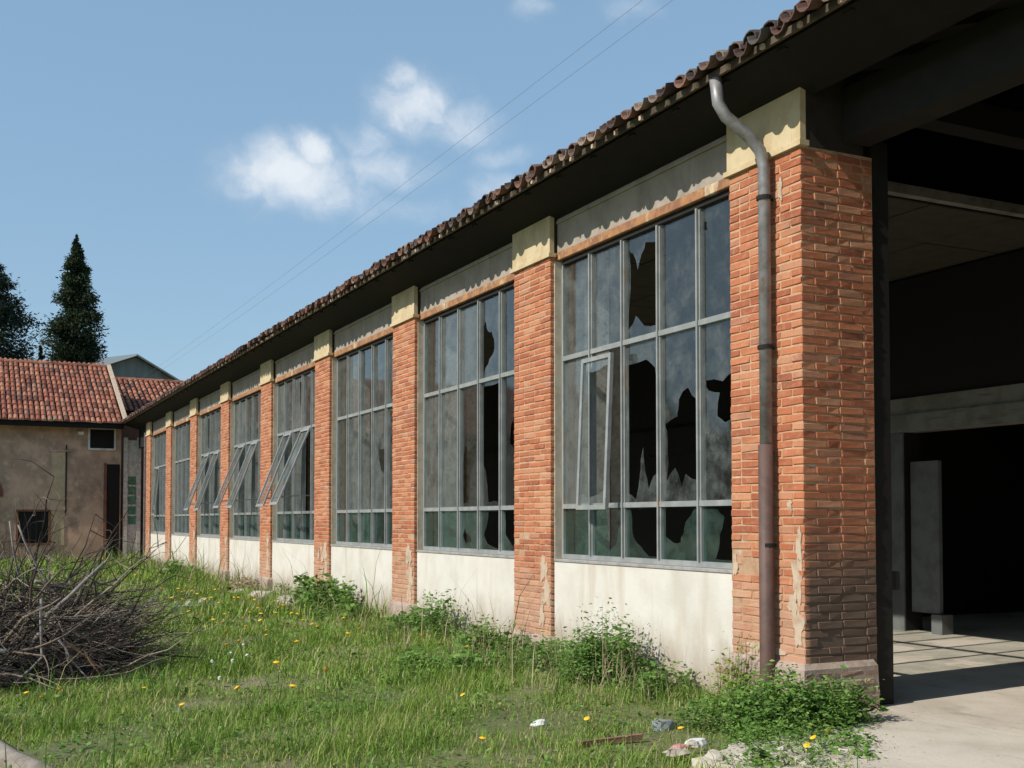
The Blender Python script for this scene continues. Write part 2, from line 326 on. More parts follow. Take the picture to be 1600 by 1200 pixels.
def leaf_mat(name, stops, trans=.35, patch=None, rough=.75):
    m, nt, b, out = new_mat(name)
    g = nt.nodes.new('ShaderNodeNewGeometry').outputs['Random Per Island']
    c = cramp(nt, g, stops)
    if patch:
        for (col, sc, lo, hi, amt) in patch: c = mix(nt, ramp(nt, noise(nt, sc, 4, .55, coord='World'), lo, hi, 0, amt), c, col)
    setv(nt, b.inputs['Base Color'], c); b.inputs['Roughness'].default_value = rough; b.inputs['Specular IOR Level'].default_value = .25
    t = nt.nodes.new('ShaderNodeBsdfTranslucent'); nt.links.new(mix(nt, .5, c, (.16, .24, .02)), t.inputs[0])
    ms = nt.nodes.new('ShaderNodeMixShader'); ms.inputs[0].default_value = trans
    nt.links.new(b.outputs[0], ms.inputs[1]); nt.links.new(t.outputs[0], ms.inputs[2]); nt.links.new(ms.outputs[0], out.inputs[0]); return m
M['grass'] = leaf_mat('grass', [(0, (.10, .20, .026)), (.3, (.185, .325, .042)), (.58, (.27, .41, .062)), (.76, (.38, .46, .10)), (.88, (.50, .47, .20)), (1, (.60, .53, .33))], .32,
                      patch=[((.46, .42, .18), .55, .54, .70, .55), ((.12, .25, .028), .8, .54, .72, .45)])
M['tuft'] = leaf_mat('tuft', [(0, (.06, .15, .02)), (.5, (.12, .26, .03)), (.85, (.20, .36, .05)), (1, (.42, .40, .18))], .3)
M['weed'] = leaf_mat('weed', [(0, (.055, .125, .024)), (.4, (.105, .215, .04)), (.75, (.17, .30, .058)), (1, (.27, .38, .11))], .3)
M['weed_lime'] = leaf_mat('weed_lime', [(0, (.16, .25, .03)), (.5, (.24, .34, .05)), (1, (.35, .40, .08))], .35)
M['dry'] = leaf_mat('dry_stalk', [(0, (.22, .17, .10)), (1, (.42, .35, .22))], .1)
M['conifer'] = leaf_mat('conifer', [(0, (.012, .024, .014)), (.5, (.022, .040, .020)), (.85, (.038, .056, .026)), (1, (.06, .06, .03))], .1)
M['conifer2'] = leaf_mat('conifer_blue', [(0, (.012, .024, .018)), (.6, (.026, .042, .028)), (1, (.05, .062, .04))], .1)
def ground_mat():
    m, nt, b, out = new_mat('soil')
    c = mix(nt, ramp(nt, noise(nt, 1.6, 6, .65, coord='World'), .38, .66), (.15, .18, .045), (.25, .205, .125))
    c = mix(nt, ramp(nt, noise(nt, 12, 5, .6, coord='World'), .5, .75, 0, .6), c, (.22, .18, .12))
    c = mix(nt, ramp(nt, noise(nt, .35, 3, .6, coord='World'), .45, .6, 0, .55), c, (.085, .12, .03))
    setv(nt, b.inputs['Base Color'], c); b.inputs['Roughness'].default_value = 1
    bump(nt, b, noise(nt, 18, 6, .7, coord='World'), .8, .03); return m
M['soil'] = ground_mat()
M['tree_line'] = leaf_mat('tree_line', [(0, (.03, .055, .015)), (.5, (.05, .09, .022)), (1, (.09, .13, .035))], .2)

# ------------------------------------------------------------------ ground, apron, hall floor
xs = np.unique(np.concatenate([np.linspace(-900, -40, 12), np.linspace(-40, -14, 20), np.arange(-14, 2.01, .2), np.linspace(2, 40, 20), np.linspace(40, 900, 12)]))
ys = np.unique(np.concatenate([np.linspace(-600, -20, 10), np.linspace(-20, -8, 10), np.arange(-8, 38.01, .25), np.linspace(38, 120, 25), np.linspace(120, 1500, 12)]))
GX, GY = np.meshgrid(xs, ys); GZ = gznp(GX, GY)
GZ = np.where(GX > 0.1, -.16, GZ)
nx, ny = len(xs), len(ys); I = (np.arange(ny-1)[:, None]*nx+np.arange(nx-1)[None]).ravel()
ground = link('ground', np_mesh('ground', np.stack([GX, GY, GZ], -1), np.stack([I, I+1, I+nx+1, I+nx], 1)), M['soil'], smooth=True)
tag(ground, kind='structure')
def sheet(name, outline, z, mat, thick=.12):
    n = len(outline); vs = [(x, y, z) for x, y in outline]+[(x, y, z-thick) for x, y in outline]
    tris = tessellate_polygon([[Vector((x, y, 0)) for x, y in outline]])
    m = MB(); m.add(vs, [tuple(t) for t in tris]+[(i, (i+1) % n, (i+1) % n+n, i+n) for i in range(n)])
    return m.build(name, mat)
edge = []
pts = [(-.42, -.06), (-.40, -.35), (-.75, -.60), (-1.3, -.72), (-1.75, -1.0), (-1.6, -1.5), (-1.05, -1.75), (-.75, -2.2), (-1.1, -3.2), (-1.6, -5), (-1.4, -8), (-1.5, -16)]
for a, b in zip(pts[:-1], pts[1:]):
    k = max(2, int(math.dist(a, b)/.12))
    for i in range(k):
        t = i/k; edge.append((a[0]+(b[0]-a[0])*t+rnd.uniform(-.04, .04), a[1]+(b[1]-a[1])*t+rnd.uniform(-.04, .04)))
apron = sheet('concrete_apron', edge+[(-1.5, -16), (.72, -16), (.72, -.06)], .004, M['concrete']); tag(apron, kind='structure')
hf = sheet('hall_floor', [(.724, -16), (14, -16), (14, 38), (.724, 38)], .004, M['concrete']); tag(hf, kind='structure')
def in_apron(x, y):
    e = np.array(edge+[(-1.5, -16), (.72, -16), (.72, -.06)]); inside = np.zeros(len(x), bool); j = len(e)-1
    for i in range(len(e)):
        c = ((e[i, 1] > y) != (e[j, 1] > y)) & (x < (e[j, 0]-e[i, 0])*(y-e[i, 1])/(e[j, 1]-e[i, 1]+1e-9)+e[i, 0]); inside ^= c; j = i
    return inside

# ------------------------------------------------------------------ factory building
BAY, PW, PD, NB = 4.18, .92, .75, 8
SILL, T2, T1, TOP, LINT, BT = 1.075, 1.655, 3.31, 4.42, 4.515, 4.47
fac = empty('factory_building'); tag(fac, 'long abandoned brick factory hall with tall broken grid windows and tiled roof', 'building')
CRS = .068
def brick_course(k, length, first):
    """lengths of the bricks of one course, starting with `first`"""
    out = []; y = 0; L = first
    while y < length-.02:
        L = min(L, length-y)
        if length-y-L < .07: L = length-y
        out.append((y, y+L)); y += L; L = .26 if rnd.random() < .8 else .13
    return out
cand = []                                                      # bricks of the pier beside the portal, ranked by size
BM = {}
def brick_mesh(sx, sy, sz):
    key = (round(sx, 2), round(sy, 2), rnd.randrange(4))
    if key not in BM:
        u = MB(); u.cbox(-sx/2, sx/2, -sy/2, sy/2, -sz/2, sz/2, c=.004, j=.0045)
        me = bpy.data.meshes.new('brick'); me.from_pydata(u.v, [], u.f); me.materials.append(M['brick']); BM[key] = me
    return BM[key]
def add_brick(m, x0, x1, y0, y1, z0, z1):
    g = .006; d = rnd.gauss(-.001, .0015)
    m.cbox(x0+d, x1, y0+g, y1-g, z0+g, z1-g, c=.007, j=.003)
def pillar(i):
    y0 = i*BAY; y1 = y0+PW
    plz = {0: .37, 1: .20}.get(i, .28)
    core = MB(); core.box(.0065, PD, y0+.0065, y1-.0065, -.1, BT)
    pil = core.build('brick_pillar', M['mortar'], fac)
    m = MB(); z = plz; k = 0
    while z < BT-.03:
        zt = min(z+CRS, BT)
        A = k % 2 == 0
        miss = .0
        front = brick_course(k, PW, .26 if A else .13)
        for (a, b) in front:
            if z < 1.3 and rnd.random() < .045: continue        # fallen bricks and open joints low down
            depth = .13 if (b-a) > .2 else .24
            if i == 0 and z < BT-.03: cand.append(((b-a)*.5, (0, depth, y0+a-(.006 if a == 0 else 0), y0+b, z, zt)))
            else: add_brick(m, 0, depth, y0+a-(.006 if a == 0 else 0), y0+b, z, zt)
        if i in (0, -1):
            s0 = .13 if A else .24
            for (a, b) in brick_course(k, PD-s0, .26 if A else .13):
                if z < 1.3 and rnd.random() < .03: continue
                cand_b = (s0+a, s0+b, y0, y0+.12, z, zt)
                if i == 0: cand.append(((b-a)*.75, cand_b))
                else: add_brick(m, cand_b[0]+.006, cand_b[1]-.006, cand_b[2]-.006, cand_b[3], z, zt)
        z += CRS; k += 1
    if i == 0:
        cand.sort(key=lambda t: -t[0])
        for n, (sc, (xa, xb, ya, yb, za, zb)) in enumerate(cand):
            g = .006; d = rnd.gauss(-.001, .0016)
            side = xa > .05
            if n < 300:
                if side: sx, sy = xb-xa-2*g, yb-ya
                else: sx, sy = xb-xa, yb-ya-2*g
                o = bpy.data.objects.new('brick', brick_mesh(sx, sy, zb-za-2*g)); COL.objects.link(o); o.parent = pil
                o.location = ((xa+xb)/2+(0 if side else d), (ya+yb)/2+(d if side else 0), (za+zb)/2)
                o.rotation_euler = (rnd.gauss(0, .004), rnd.gauss(0, .003), rnd.gauss(0, .003))
            elif side: m.cbox(xa+g, xb-g, ya+d, yb, za+g, zb-g, c=.007, j=.003)
            else: m.cbox(xa+d, xb, ya+g, yb-g, za+g, zb-g, c=.007, j=.003)
    bw = m.build('brickwork', M['brick'], pil); tag(bw, kind='stuff')
    # yellow rendered capital with a small lip
    cp = MB(); cp.box(-.012, .045, y0-.012, y1+.012, BT+.02, 5.06); cp.box(-.035, .06, y0-.035, y1+.035, BT-.012, BT+.032)
    cp.build('capital', M['capital'], pil)
    box1('pier_head', M['eave_shade'], pil, .046, PD-.1, y0-.006, y1+.006, BT+.001, 5.06)  # sides behind the capital, darkened in colour to stand for eave shade
    # rendered plinth, battered
    p = MB(); e = .055; n = 7
    for a, b, zz0, zz1, ins in [(0, 1, -.12, plz-.05, 0)]:
        vs = []; xx = [-e-.02, PD-.02]; 
        for zz, ee in ((-.12, e+.02), (plz*.55, e+.008), (plz-.03, e), (plz+.012, .004)):
            vs += [(-ee, y0-ee, zz), (PD-.05, y0-ee, zz), (PD-.05, y1+ee, zz), (-ee, y1+ee, zz)]
        fs = []
        for r in range(3):
            for q in range(4): q2 = (q+1) % 4; fs.append((r*4+q, r*4+q2, r*4+4+q2, r*4+4+q))
        fs.append((12, 13, 14, 15)); p.add(vs, fs)
    p.build('plinth', M['render_base'], pil)
    return pil
pillars = [pillar(i) for i in range(NB+1)]
pil_m1 = pillar(-1)
# bricks laid in the worn plinth of the portal pier
pm = MB()
for zz in (-.02, .05, .118, .186, .254):
    y = -.05+rnd.uniform(0, .1)
    while y < .9:
        L = rnd.choice((.12, .24)); pm.cbox(-.069+.012*(zz > .2), .05, y+.008, y+L-.008, zz+.008, zz+.06, c=.008, j=.004); y += L
    x = -.06
    while x < .66:
        L = rnd.choice((.12, .24)); pm.cbox(x+.008, min(x+L-.008, .70), -.069+.01*(zz > .2), .05, zz+.008, zz+.06, c=.008, j=.004); x += L
M['plinth_brick'] = brick_mat('plinth_brick', [(0, (.26, .15, .11)), (.5, (.36, .24, .18)), (1, (.42, .31, .24))], dirt=(.30, .24, .19), dirt_amt=.6)
tag(pm.build('brickwork', M['plinth_brick'], pillars[0]), kind='stuff')
def patch(parent, plane, c0, z0, w, h, seed, mat='plaster_patch', n=44, t=None):
    r = random.Random(seed); vs = []; t = .0035+.0009*(seed % 9); ph = [r.uniform(0, 6.3) for _ in range(4)]
    for k in range(n):
        a = 2*math.pi*k/n; q = .85+.16*math.sin(3*a+ph[0])+.12*math.sin(5*a+ph[1])+.08*math.sin(9*a+ph[2])+r.uniform(-.09, .09)
        u = c0+math.copysign(abs(math.cos(a))**.8, math.cos(a))*w/2*q; v = z0+math.copysign(abs(math.sin(a))**.8, math.sin(a))*h/2*q; vs.append((u, v))
    if plane[0] == 'x': P = [(plane[1]-t, u, v) for u, v in vs]; Q = [(plane[1]+.012, u, v) for u, v in vs]
    else: P = [(u, plane[1]-t, v) for u, v in vs]; Q = [(u, plane[1]+.012, v) for u, v in vs]
    tr = tessellate_polygon([[Vector((u, v, 0)) for u, v in vs]])
    m = MB(); m.add(P+Q, [tuple(x) for x in tr]+[(k, (k+1) % n, (k+1) % n+n, k+n) for k in range(n)])
    return m.build('plaster_patch', M[mat], parent)
for (c, z, w, h, s) in [(.075, 1.05, .13, .42, 1), (.07, .66, .13, .30, 2), (.13, .84, .12, .2, 3), (.05, 1.3, .07, .3, 7), (.16, 1.62, .06, .09, 4), (.86, 1.12, .07, .2, 5), (.5, .44, .5, .12, 6)]:
    patch(pillars[0], ('x', 0), c, z, w, h, s)
patch(pillars[0], ('x', 0), .24, 4.18, .06, .2, 8)
for i in range(1, NB+1):
    y = i*BAY
    for q in range(3): patch(pillars[i], ('x', 0), y+.10+rnd.uniform(0, .1), .45+q*.28+rnd.uniform(-.08, .08), rnd.uniform(.12, .28), rnd.uniform(.2, .36), 30+i*5+q)
    if i in (2, 3): 
        for q in range(4): patch(pillars[i], ('x', 0), y+rnd.uniform(.1, .7), rnd.uniform(.4, 1.1), rnd.uniform(.08, .2), rnd.uniform(.08, .2), 90+i*5+q)

def jag(poly, r, amt=.03, k=2):
    out = []
    for (a, b), (c, d) in zip(poly, poly[1:]+poly[:1]):
        for q in range(k):
            t = q/k; out.append((min(.985, max(.015, a+(c-a)*t+(r.uniform(-amt, amt) if q else 0))), min(.985, max(.015, b+(d-b)*t+(r.uniform(-amt, amt)*.6 if q else 0)))))
    return out
def pane(parent, mat, y0, y1, z0, z1, hole=None, tilt=None, x=.17, seed=0):
    """hole: polygon in pane coordinates, u left to right as seen from the yard, v bottom to top"""
    W, H = y1-y0, z1-z0
    outer = [(0, 0), (1, 0), (1, 1), (0, 1)]; loops = [[Vector((u*W, v*H, 0)) for u, v in outer]]
    if hole:
        hp = jag(hole, random.Random(seed)); loops.append([Vector((u*W, v*H, 0)) for u, v in hp][::-1])
    flat = [p for l in loops for p in l]; n = len(flat); tr = tessellate_polygon(loops)
    th = .004; vs = []
    for s in (0, 1):
        for p in flat:
            yy, zz, xx = y1-p.x, z0+p.y, x+th*s
            if tilt:                                            # swung outwards about the top edge
                d = z1-zz; xx, zz = x-math.sin(tilt)*d+th*s*math.cos(tilt), z1-math.cos(tilt)*d+th*s*math.sin(tilt)
            vs.append((xx, yy, zz))
    fs = [tuple(t) for t in tr]+[tuple(i+n for i in t[::-1]) for t in tr]
    o = 0
    for l in loops:
        m = len(l); fs += [(o+k, o+(k+1) % m, o+(k+1) % m+n, o+k+n) for k in range(m)]; o += m
    mb = MB(); mb.add(vs, fs); return mb.build('pane', mat, parent)
HOLES = {
 (0, 2, 2): [(.06, .10), (.30, .22), (.55, .10), (.97, .08), (.97, .86), (.60, .90), (.48, .80), (.36, .66), (.22, .84), (.10, .88), (.14, .5)],
 (0, 2, 4): [(.05, .78), (.14, .78), (.14, .86), (.05, .86)],
 (0, 1, 2): [(.05, .06), (.28, .02), (.42, .20), (.50, .34), (.56, .20), (.66, .08), (.80, .16), (.97, .18), (.97, .70), (.86, .82), (.62, .88), (.06, .87)],
 (0, 1, 3): [(.10, .12), (.34, .20), (.52, .08), (.62, .16), (.97, .12), (.97, .34), (.90, .38), (.97, .46), (.94, .58), (.70, .66), (.45, .60), (.40, .50), (.06, .46), (.14, .36), (.16, .22)],
 (0, 1, 4): [(.36, .47), (.55, .43), (.97, .44), (.97, .66), (.74, .70), (.50, .66), (.08, .68), (.16, .62), (.42, .60)],
 (0, 0, 1): [(.45, .05), (.72, .25), (.80, .6), (.78, .96), (.40, .95), (.48, .6), (.35, .3)],
 (0, 0, 2): [(.12, .96), (.16, .55), (.30, .30), (.50, .16), (.66, .05), (.97, .04), (.97, .96)],
 (0, 0, 3): [(.02, .97), (.04, .45), (.30, .32), (.48, .34), (.56, .50), (.62, .72), (.85, .97)],
 (0, 0, 4): [(.32, .97), (.52, .80), (.46, .60), (.40, .40), (.30, .06), (.90, .06), (.97, .5), (.97, .97)],
 (1, 2, 3): [(.03, .66), (.06, .04), (.20, .14), (.40, .24), (.60, .30), (.62, .46), (.50, .56), (.28, .60), (.20, .72)],
 (1, 1, 2): [(.05, .30), (.10, .03), (.40, .03), (.46, .25), (.80, .42), (.76, .52), (.40, .46), (.20, .52)],
 (1, 1, 3): [(.35, .03), (.97, .03), (.97, .97), (.03, .97), (.03, .36), (.22, .28), (.30, .15)],
 (1, 1, 4): [(.45, .05), (.97, .05), (.97, .70), (.60, .72), (.35, .62), (.30, .48), (.55, .40), (.70, .28), (.50, .18)],
 (1, 0, 2): [(.08, .35), (.25, .15), (.55, .18), (.5, .32), (.3, .38), (.2, .55)],
 (1, 0, 3): [(.35, .97), (.25, .60), (.12, .40), (.30, .16), (.80, .04), (.97, .1), (.97, .97)],
 (1, 0, 4): [(.05, .97), (.10, .4), (.5, .06), (.97, .05), (.97, .97)],
 (2, 1, 3): [(.30, .62), (.75, .60), (.92, .52), (.90, .34), (.55, .38), (.35, .50)],
 (2, 0, 3): [(.6, .97), (.7, .5), (.55, .1), (.97, .05), (.97, .97)],
 (2, 1, 2): [(.75, .03), (.97, .03), (.97, .55), (.8, .5), (.7, .25)],
 (2, 0, 1): [(.25, .9), (.5, .5), (.8, .7), (.9, .95)],
 (3, 0, 2): [(.2, .95), (.3, .4), (.7, .1), (.95, .1), (.95, .95)],
 (3, 2, 2): [(.5, .9), (.55, .35), (.8, .5), (.9, .9)],
 (4, 0, 3): [(.2, .9), (.3, .3), (.7, .2), (.9, .9)],
 (5, 2, 1): [(.1, .9), (.2, .15), (.8, .1), (.9, .9)],
 (7, 1, 1): [(.2, .1), (.8, .05), (.9, .6), (.5, .8), (.2, .55)],
 (7, 0, 3): [(.1, .2), (.8, .1), (.9, .9), (.3, .8)],
}
TILT = {(0, 1): R(2.5), (3, 1): R(21), (3, 3): R(23), (4, 1): R(22), (4, 3): R(21), (5, 1): R(20), (5, 3): R(19), (7, 1): R(5)}
for w in range(NB):
    ya, yb = w*BAY+PW, (w+1)*BAY; cw = (yb-ya)/5
    fr = MB(); fx0, fx1 = .14, .20
    fr.box(fx0, fx1, ya-.02, ya+.045, SILL, TOP); fr.box(fx0, fx1, yb-.045, yb+.02, SILL, TOP)
    fr.box(fx0-.002, fx1+.002, ya+.0455, yb-.0455, SILL, SILL+.05)
    win = fr.build('grid_window', M['frame'], fac)
    box1('head_rail', M['dark_steel'], win, fx0-.012, fx1+.002, ya+.0455, yb-.0455, TOP-.05, TOP)  # top bar of the frame; lintel shadow put into its dark colour
    for k in range(1, 5):
        y = ya+k*cw; m = MB(); m.box(fx0+.003, fx1-.003, y-.026, y+.026, SILL+.0505, TOP-.0505); m.box(fx0-.022, fx0+.0028, y-.011, y+.011, SILL+.0505, TOP-.0505)
        m.build('mullion', M['frame'], win)
    for z in (T2, T1):
        m = MB(); m.box(fx0-.008, fx1+.001, ya+.0455, yb-.0455, z-.026, z+.026); m.build('transom', M['frame'], win)
    for row, (z0, z1) in enumerate(((SILL+.05, T2-.026), (T2+.026, T1-.026), (T1+.026, TOP-.05))):
        for c in range(5):                                      # column 0 is the far (left) one
            p1 = yb-c*cw-.026; p0 = yb-(c+1)*cw+.026
            hole = HOLES.get((w, row, c)); tl = TILT.get((w, c)) if row == 1 else None
            mat = M['glass_low'] if row == 0 else M['glass']  # bottom row: grass reflection put into the green glass colour
            if tl:
                sf = MB(); e = .045; H = z1-z0; hx = .03 if w == 0 else .115
                if w == 0: z0 -= .07; z1 -= .07
                for (a0, a1, b0, b1) in ((p0, p0+e, 0, H), (p1-e, p1, 0, H), (p0+e, p1-e, 0, e), (p0+e, p1-e, H-e, H)):
                    vs = []
                    for d in (b0, b1):
                        for yy in (a0, a1):
                            for tk in (-.02, .02):
                                vs.append((hx-math.sin(tl)*d+tk*math.cos(tl), yy, z1-math.cos(tl)*d+tk*math.sin(tl)))
                    sf.add(vs, [(0,2,3,1),(4,5,7,6),(0,1,5,4),(2,6,7,3),(0,4,6,2),(1,3,7,5)])
                st = sf.build('sash', M['frame'], win)
                if w == 0: hole = [(.05, .08), (.3, .05), (.95, .10), (.95, .95), (.6, .93), (.05, .95)]
                pane(win, mat, p0+e, p1-e, z0+e, z1-e, hole, tl, hx, seed=w*100+c)
                if w == 0: z0 += .07; z1 += .07
                if w in (3, 4, 5):                              # stay bar
                    b = MB(); b.tube([(.15, p0+.1, z0+.3), (hx-math.sin(tl)*H*.9, p0+.03, z1-math.cos(tl)*H*.9)], .012, 5); b.build('stay', M['frame'], win)
            elif (w, row, c) == (0, 2, 9): pass
            else: pane(win, mat, p0-.004, p1+.004, z0-.004, z1+.004, hole, seed=w*100+row*10+c)
    # low wall, jambs, lintel and spandrel of the bay
    lw = MB(); n = 14; X0 = .05
    lw.box(X0, .30, ya+.002, yb-.002, -.12, SILL-.035); low = lw.build('low_wall', M['low_wall'], fac)
    box1('window_sill', M['sill'], low, X0-.012, .31, ya+.004, yb-.004, SILL-.034, SILL-.002, c=.005)
    box1('jamb', M['jamb'], win, .052, .145, yb-.012, yb+.004, SILL, LINT-.1); box1('jamb', M['jamb'], win, .052, .145, ya-.004, ya+.012, SILL, LINT-.1)
    box1('lintel', M['lintel'], fac, .082, .32, ya+.002, yb-.002, TOP+.004, LINT, c=.006)
    sp = box1('spandrel', M['spandrel'], fac, .09, .36, ya+.002, yb-.002, LINT+.002, 5.16)
    # inner reveal plaster on the pier
    box1('inner_plaster', M['white_plaster'], win, .32, PD+.012, yb-.016, yb+.01, .0, 4.6)
box1('lintel', M['dark_steel'], fac, .42, .70, -BAY+PW, -.01, 4.55, 4.98)
# long wooden mould under the eaves along the bays
for w in range(NB): 
    ya, yb = w*BAY+PW, (w+1)*BAY
    box1('moulding', M['spandrel'], fac, .07, .12, ya+.016, yb-.016, 4.835, 4.865)
# steel door post and latch beside the portal pier
box1('door_post', M['dark_steel'], fac, .755, .935, .015, .28, 0.006, 4.62)
box1('latch', M['dark_steel'], fac, .937, 1.02, .02, .10, .93, 1.08)
# downpipe on the portal pier
dp = MB(); dp.tube([(-.50, .43, 5.06), (-.48, .42, 4.86), (-.42, .405, 4.76), (-.22, .37, 4.62), (-.12, .345, 4.50), (-.085, .344, 4.38), (-.085, .344, 2.09)], [.05]*7, 14)
dpo = dp.build('downpipe', M['pipe_zinc'], fac, True)
d2 = MB(); d2.tube([(-.09, .344, 2.11), (-.09, .344, .30), (-.10, .35, .16), (-.16, .37, .08)], [.06, .06, .06, .06], 14); d2.build('pipe_foot', M['pipe_rust'], dpo, True)
for z in (4.12, 2.9, 1.3):
    c = MB(); c.tube([(-.085, .344, z-.016), (-.085, .344, z+.016)], .064, 14); c.box(-.03, .02, .335, .353, z-.012, z+.012); c.build('bracket', M['dark_steel'], dpo)

# roof: soffit boards, rafters, fascia, tiles
SL = math.tan(R(17)); XE = -.60; ZE = 5.075; XR = 6.9
def rz(x): return ZE+(x-XE)*SL
Y0R, Y1R = -9.0, 36.95
m = MB(); xa, xb = -.488, XR
m.add([(xa, Y0R, rz(xa)-.03), (xb, Y0R, rz(xb)-.03), (xb, Y1R, rz(xb)-.03), (xa, Y1R, rz(xa)-.03), (xa, Y0R, rz(xa)+.0), (xb, Y0R, rz(xb)+.0), (xb, Y1R, rz(xb)+.0), (xa, Y1R, rz(xa)+.0)],
      [(0,1,2,3),(7,6,5,4),(0,4,5,1),(1,5,6,2),(2,6,7,3),(3,7,4,0)])
xc = 2*XR+.6
m.add([(xb+.002, Y0R, rz(xb)-.03), (xc, Y0R, rz(xa)-.03), (xc, Y1R, rz(xa)-.03), (xb+.002, Y1R, rz(xb)-.03), (xb+.002, Y0R, rz(xb)+.05), (xc, Y0R, rz(xa)+.05), (xc, Y1R, rz(xa)+.05), (xb+.002, Y1R, rz(xb)+.05)],
      [(0,1,2,3),(7,6,5,4),(0,4,5,1),(1,5,6,2),(2,6,7,3),(3,7,4,0)])
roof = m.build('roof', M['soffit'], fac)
y = Y0R+.3
while y < Y1R:
    q = MB(); a, b = -.44, 6.8
    q.add([(a, y-.04, rz(a)-.10), (b, y-.04, rz(b)-.16), (b, y+.04, rz(b)-.16), (a, y+.04, rz(a)-.10), (a, y-.04, rz(a)-.032), (b, y-.04, rz(b)-.032), (b, y+.04, rz(b)-.032), (a, y+.04, rz(a)-.032)],
          [(3,2,1,0),(4,5,6,7),(0,1,5,4),(1,2,6,5),(2,3,7,6),(3,0,4,7)])
    q.build('rafter', M['soffit'], roof); y += .7
m = MB(); m.add([(-.455, Y0R, 5.055), (.12, Y0R, 4.885), (.12, Y1R, 4.885), (-.455, Y1R, 5.055), (-.455, Y0R, 5.075), (.12, Y0R, 4.905), (.12, Y1R, 4.905), (-.455, Y1R, 5.075)], [(3,2,1,0),(4,5,6,7),(0,1,5,4),(1,2,6,5),(2,3,7,6),(3,0,4,7)])
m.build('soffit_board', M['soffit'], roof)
yy = -1.9
while yy < 22:
    box1('bracket', M['plaster_patch'], roof, -.548, -.52, yy, yy+.035, rz(-.5)-.05, rz(-.5)-.012); yy += .42
box1('fascia', M['fascia'], roof, -.52, -.49, Y0R, Y1R, rz(-.5)-.045, rz(-.5)+.012)
PITCH = .2
def half_tube(m, x0, x1, yc, r0, r1, z0off, z1off, up=True, n=6, t=.012, j=.0):
    """half pipe along the roof slope; up = cover tile, else channel tile"""
    vs = []; s = 1 if up else -1; dz = rnd.uniform(-j, j); dy = rnd.uniform(-j, j)
    for (x, r, zo) in ((x0, r0, z0off), (x1, r1, z1off)):
        for rr in (r, r-t):
            for k in range(n+1):
                a = math.pi*k/n; vs.append((x, yc+dy+math.cos(a)*rr, rz(x)+zo+dz+s*math.sin(a)*rr))
    N = n+1; fs = []
    for k in range(n):
        fs += [(k, k+1, 2*N+k+1, 2*N+k), (N+k+1, N+k, 3*N+k, 3*N+k+1), (k+1, k, N+k, N+k+1), (2*N+k, 2*N+k+1, 3*N+k+1, 3*N+k)]
    fs += [(0, 2*N, 3*N, N), (n, N+n, 3*N+n, 2*N+n)]; m.add(vs, fs)
cov = []
for v in range(4):
    m = MB(); half_tube(m, -.545-rnd.uniform(0, .03), -.08, 0, .084, .066, .048, .03, True, 6, .013); m.v = [(a+.3, b, c-rz(-.3)) for a, b, c in m.v]; me = bpy.data.meshes.new('eave_tile'); me.from_pydata(m.v, [], m.f); me.materials.append(M['tile']); cov.append(me)
chn = []
for v in range(4):
    m = MB(); half_tube(m, XE-rnd.uniform(0, .03), -.08, 0, .085, .07, .088, .088, False, 6, .013); m.v = [(a+.3, b, c-rz(-.3)) for a, b, c in m.v]; me = bpy.data.meshes.new('channel_tile'); me.from_pydata(m.v, [], m.f); me.materials.append(M['tile']); chn.append(me)
rest = MB(); nidx = 0; y = Y0R+.1; nb = 0
while y < Y1R-.08:
    if -2.6 < y < 36.9:
        o = bpy.data.objects.new('eave_tile', rnd.choice(cov)); COL.objects.link(o); o.parent = roof
        o.location = (-.3+rnd.uniform(-.03, .02), y+rnd.uniform(-.014, .014), rz(-.3)+rnd.uniform(-.006, .010)); o.rotation_euler = (rnd.gauss(0, .05), rnd.gauss(0, .03), rnd.gauss(0, .035))
        if y < 17:
            o = bpy.data.objects.new('channel_tile', rnd.choice(chn)); COL.objects.link(o); o.parent = roof
            o.location = (-.3+rnd.uniform(-.035, .05), y+PITCH/2+rnd.uniform(-.015, .015), rz(-.3)+rnd.uniform(.005, .026)); o.rotation_euler = (0, rnd.gauss(0, .03), rnd.gauss(0, .04))
        else: half_tube(rest, XE-rnd.uniform(0, .03), -.08, y+.1, .085, .07, .088, .088, False, 5, .013, .006)
    else:
        half_tube(rest, -.58, -.08, y, .092, .07, .045, .03, True, 5, .013, .006); half_tube(rest, XE, -.08, y+.1, .085, .07, .088, .088, False, 5, .013, .006)
    x = -.17
    while x < XR-.2:
        half_tube(rest, x, x+.48, y, .092, .07, .06, .045, True, 4, .013, .006); x += .40
    half_tube(rest, -.12, XR, y+.1, .08, .08, .088, .088, False, 4, .013, 0)
    y += PITCH
tag(rest.build('tile_field', M['tile'], roof), kind='stuff')
# interior: back wall with openings, beam, panelled ceiling, far walls
XB = 5.6
back = MB()
back.box(XB, XB+.3, 4.44, 4.70, 0, 2.69); back.box(XB, XB+.3, -9, 36.9, 3.16, 4.78); back.box(XB, XB+.3, 8.0, 36.9, 0, 2.69); back.box(XB, XB+.3, 5.6, 6.2, 0, 2.69)
back.box(XB, XB+.3, -9, -5, 0, 2.69)
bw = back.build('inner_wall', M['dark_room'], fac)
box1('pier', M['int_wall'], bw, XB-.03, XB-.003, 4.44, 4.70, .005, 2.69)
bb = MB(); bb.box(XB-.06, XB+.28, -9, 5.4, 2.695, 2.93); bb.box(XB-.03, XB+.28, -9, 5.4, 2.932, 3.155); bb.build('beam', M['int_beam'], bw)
box1('beam', M['dark_room'], bw, XB-.05, XB+.28, 5.402, 36.9, 2.695, 3.155)  # same beam continued; dimness of the hall put into its colour
for k in range(6): box1('inner_column', M['white_plaster'], bw, .98, 1.20, 4.50+k*BAY, 4.80+k*BAY, .006, 4.76)
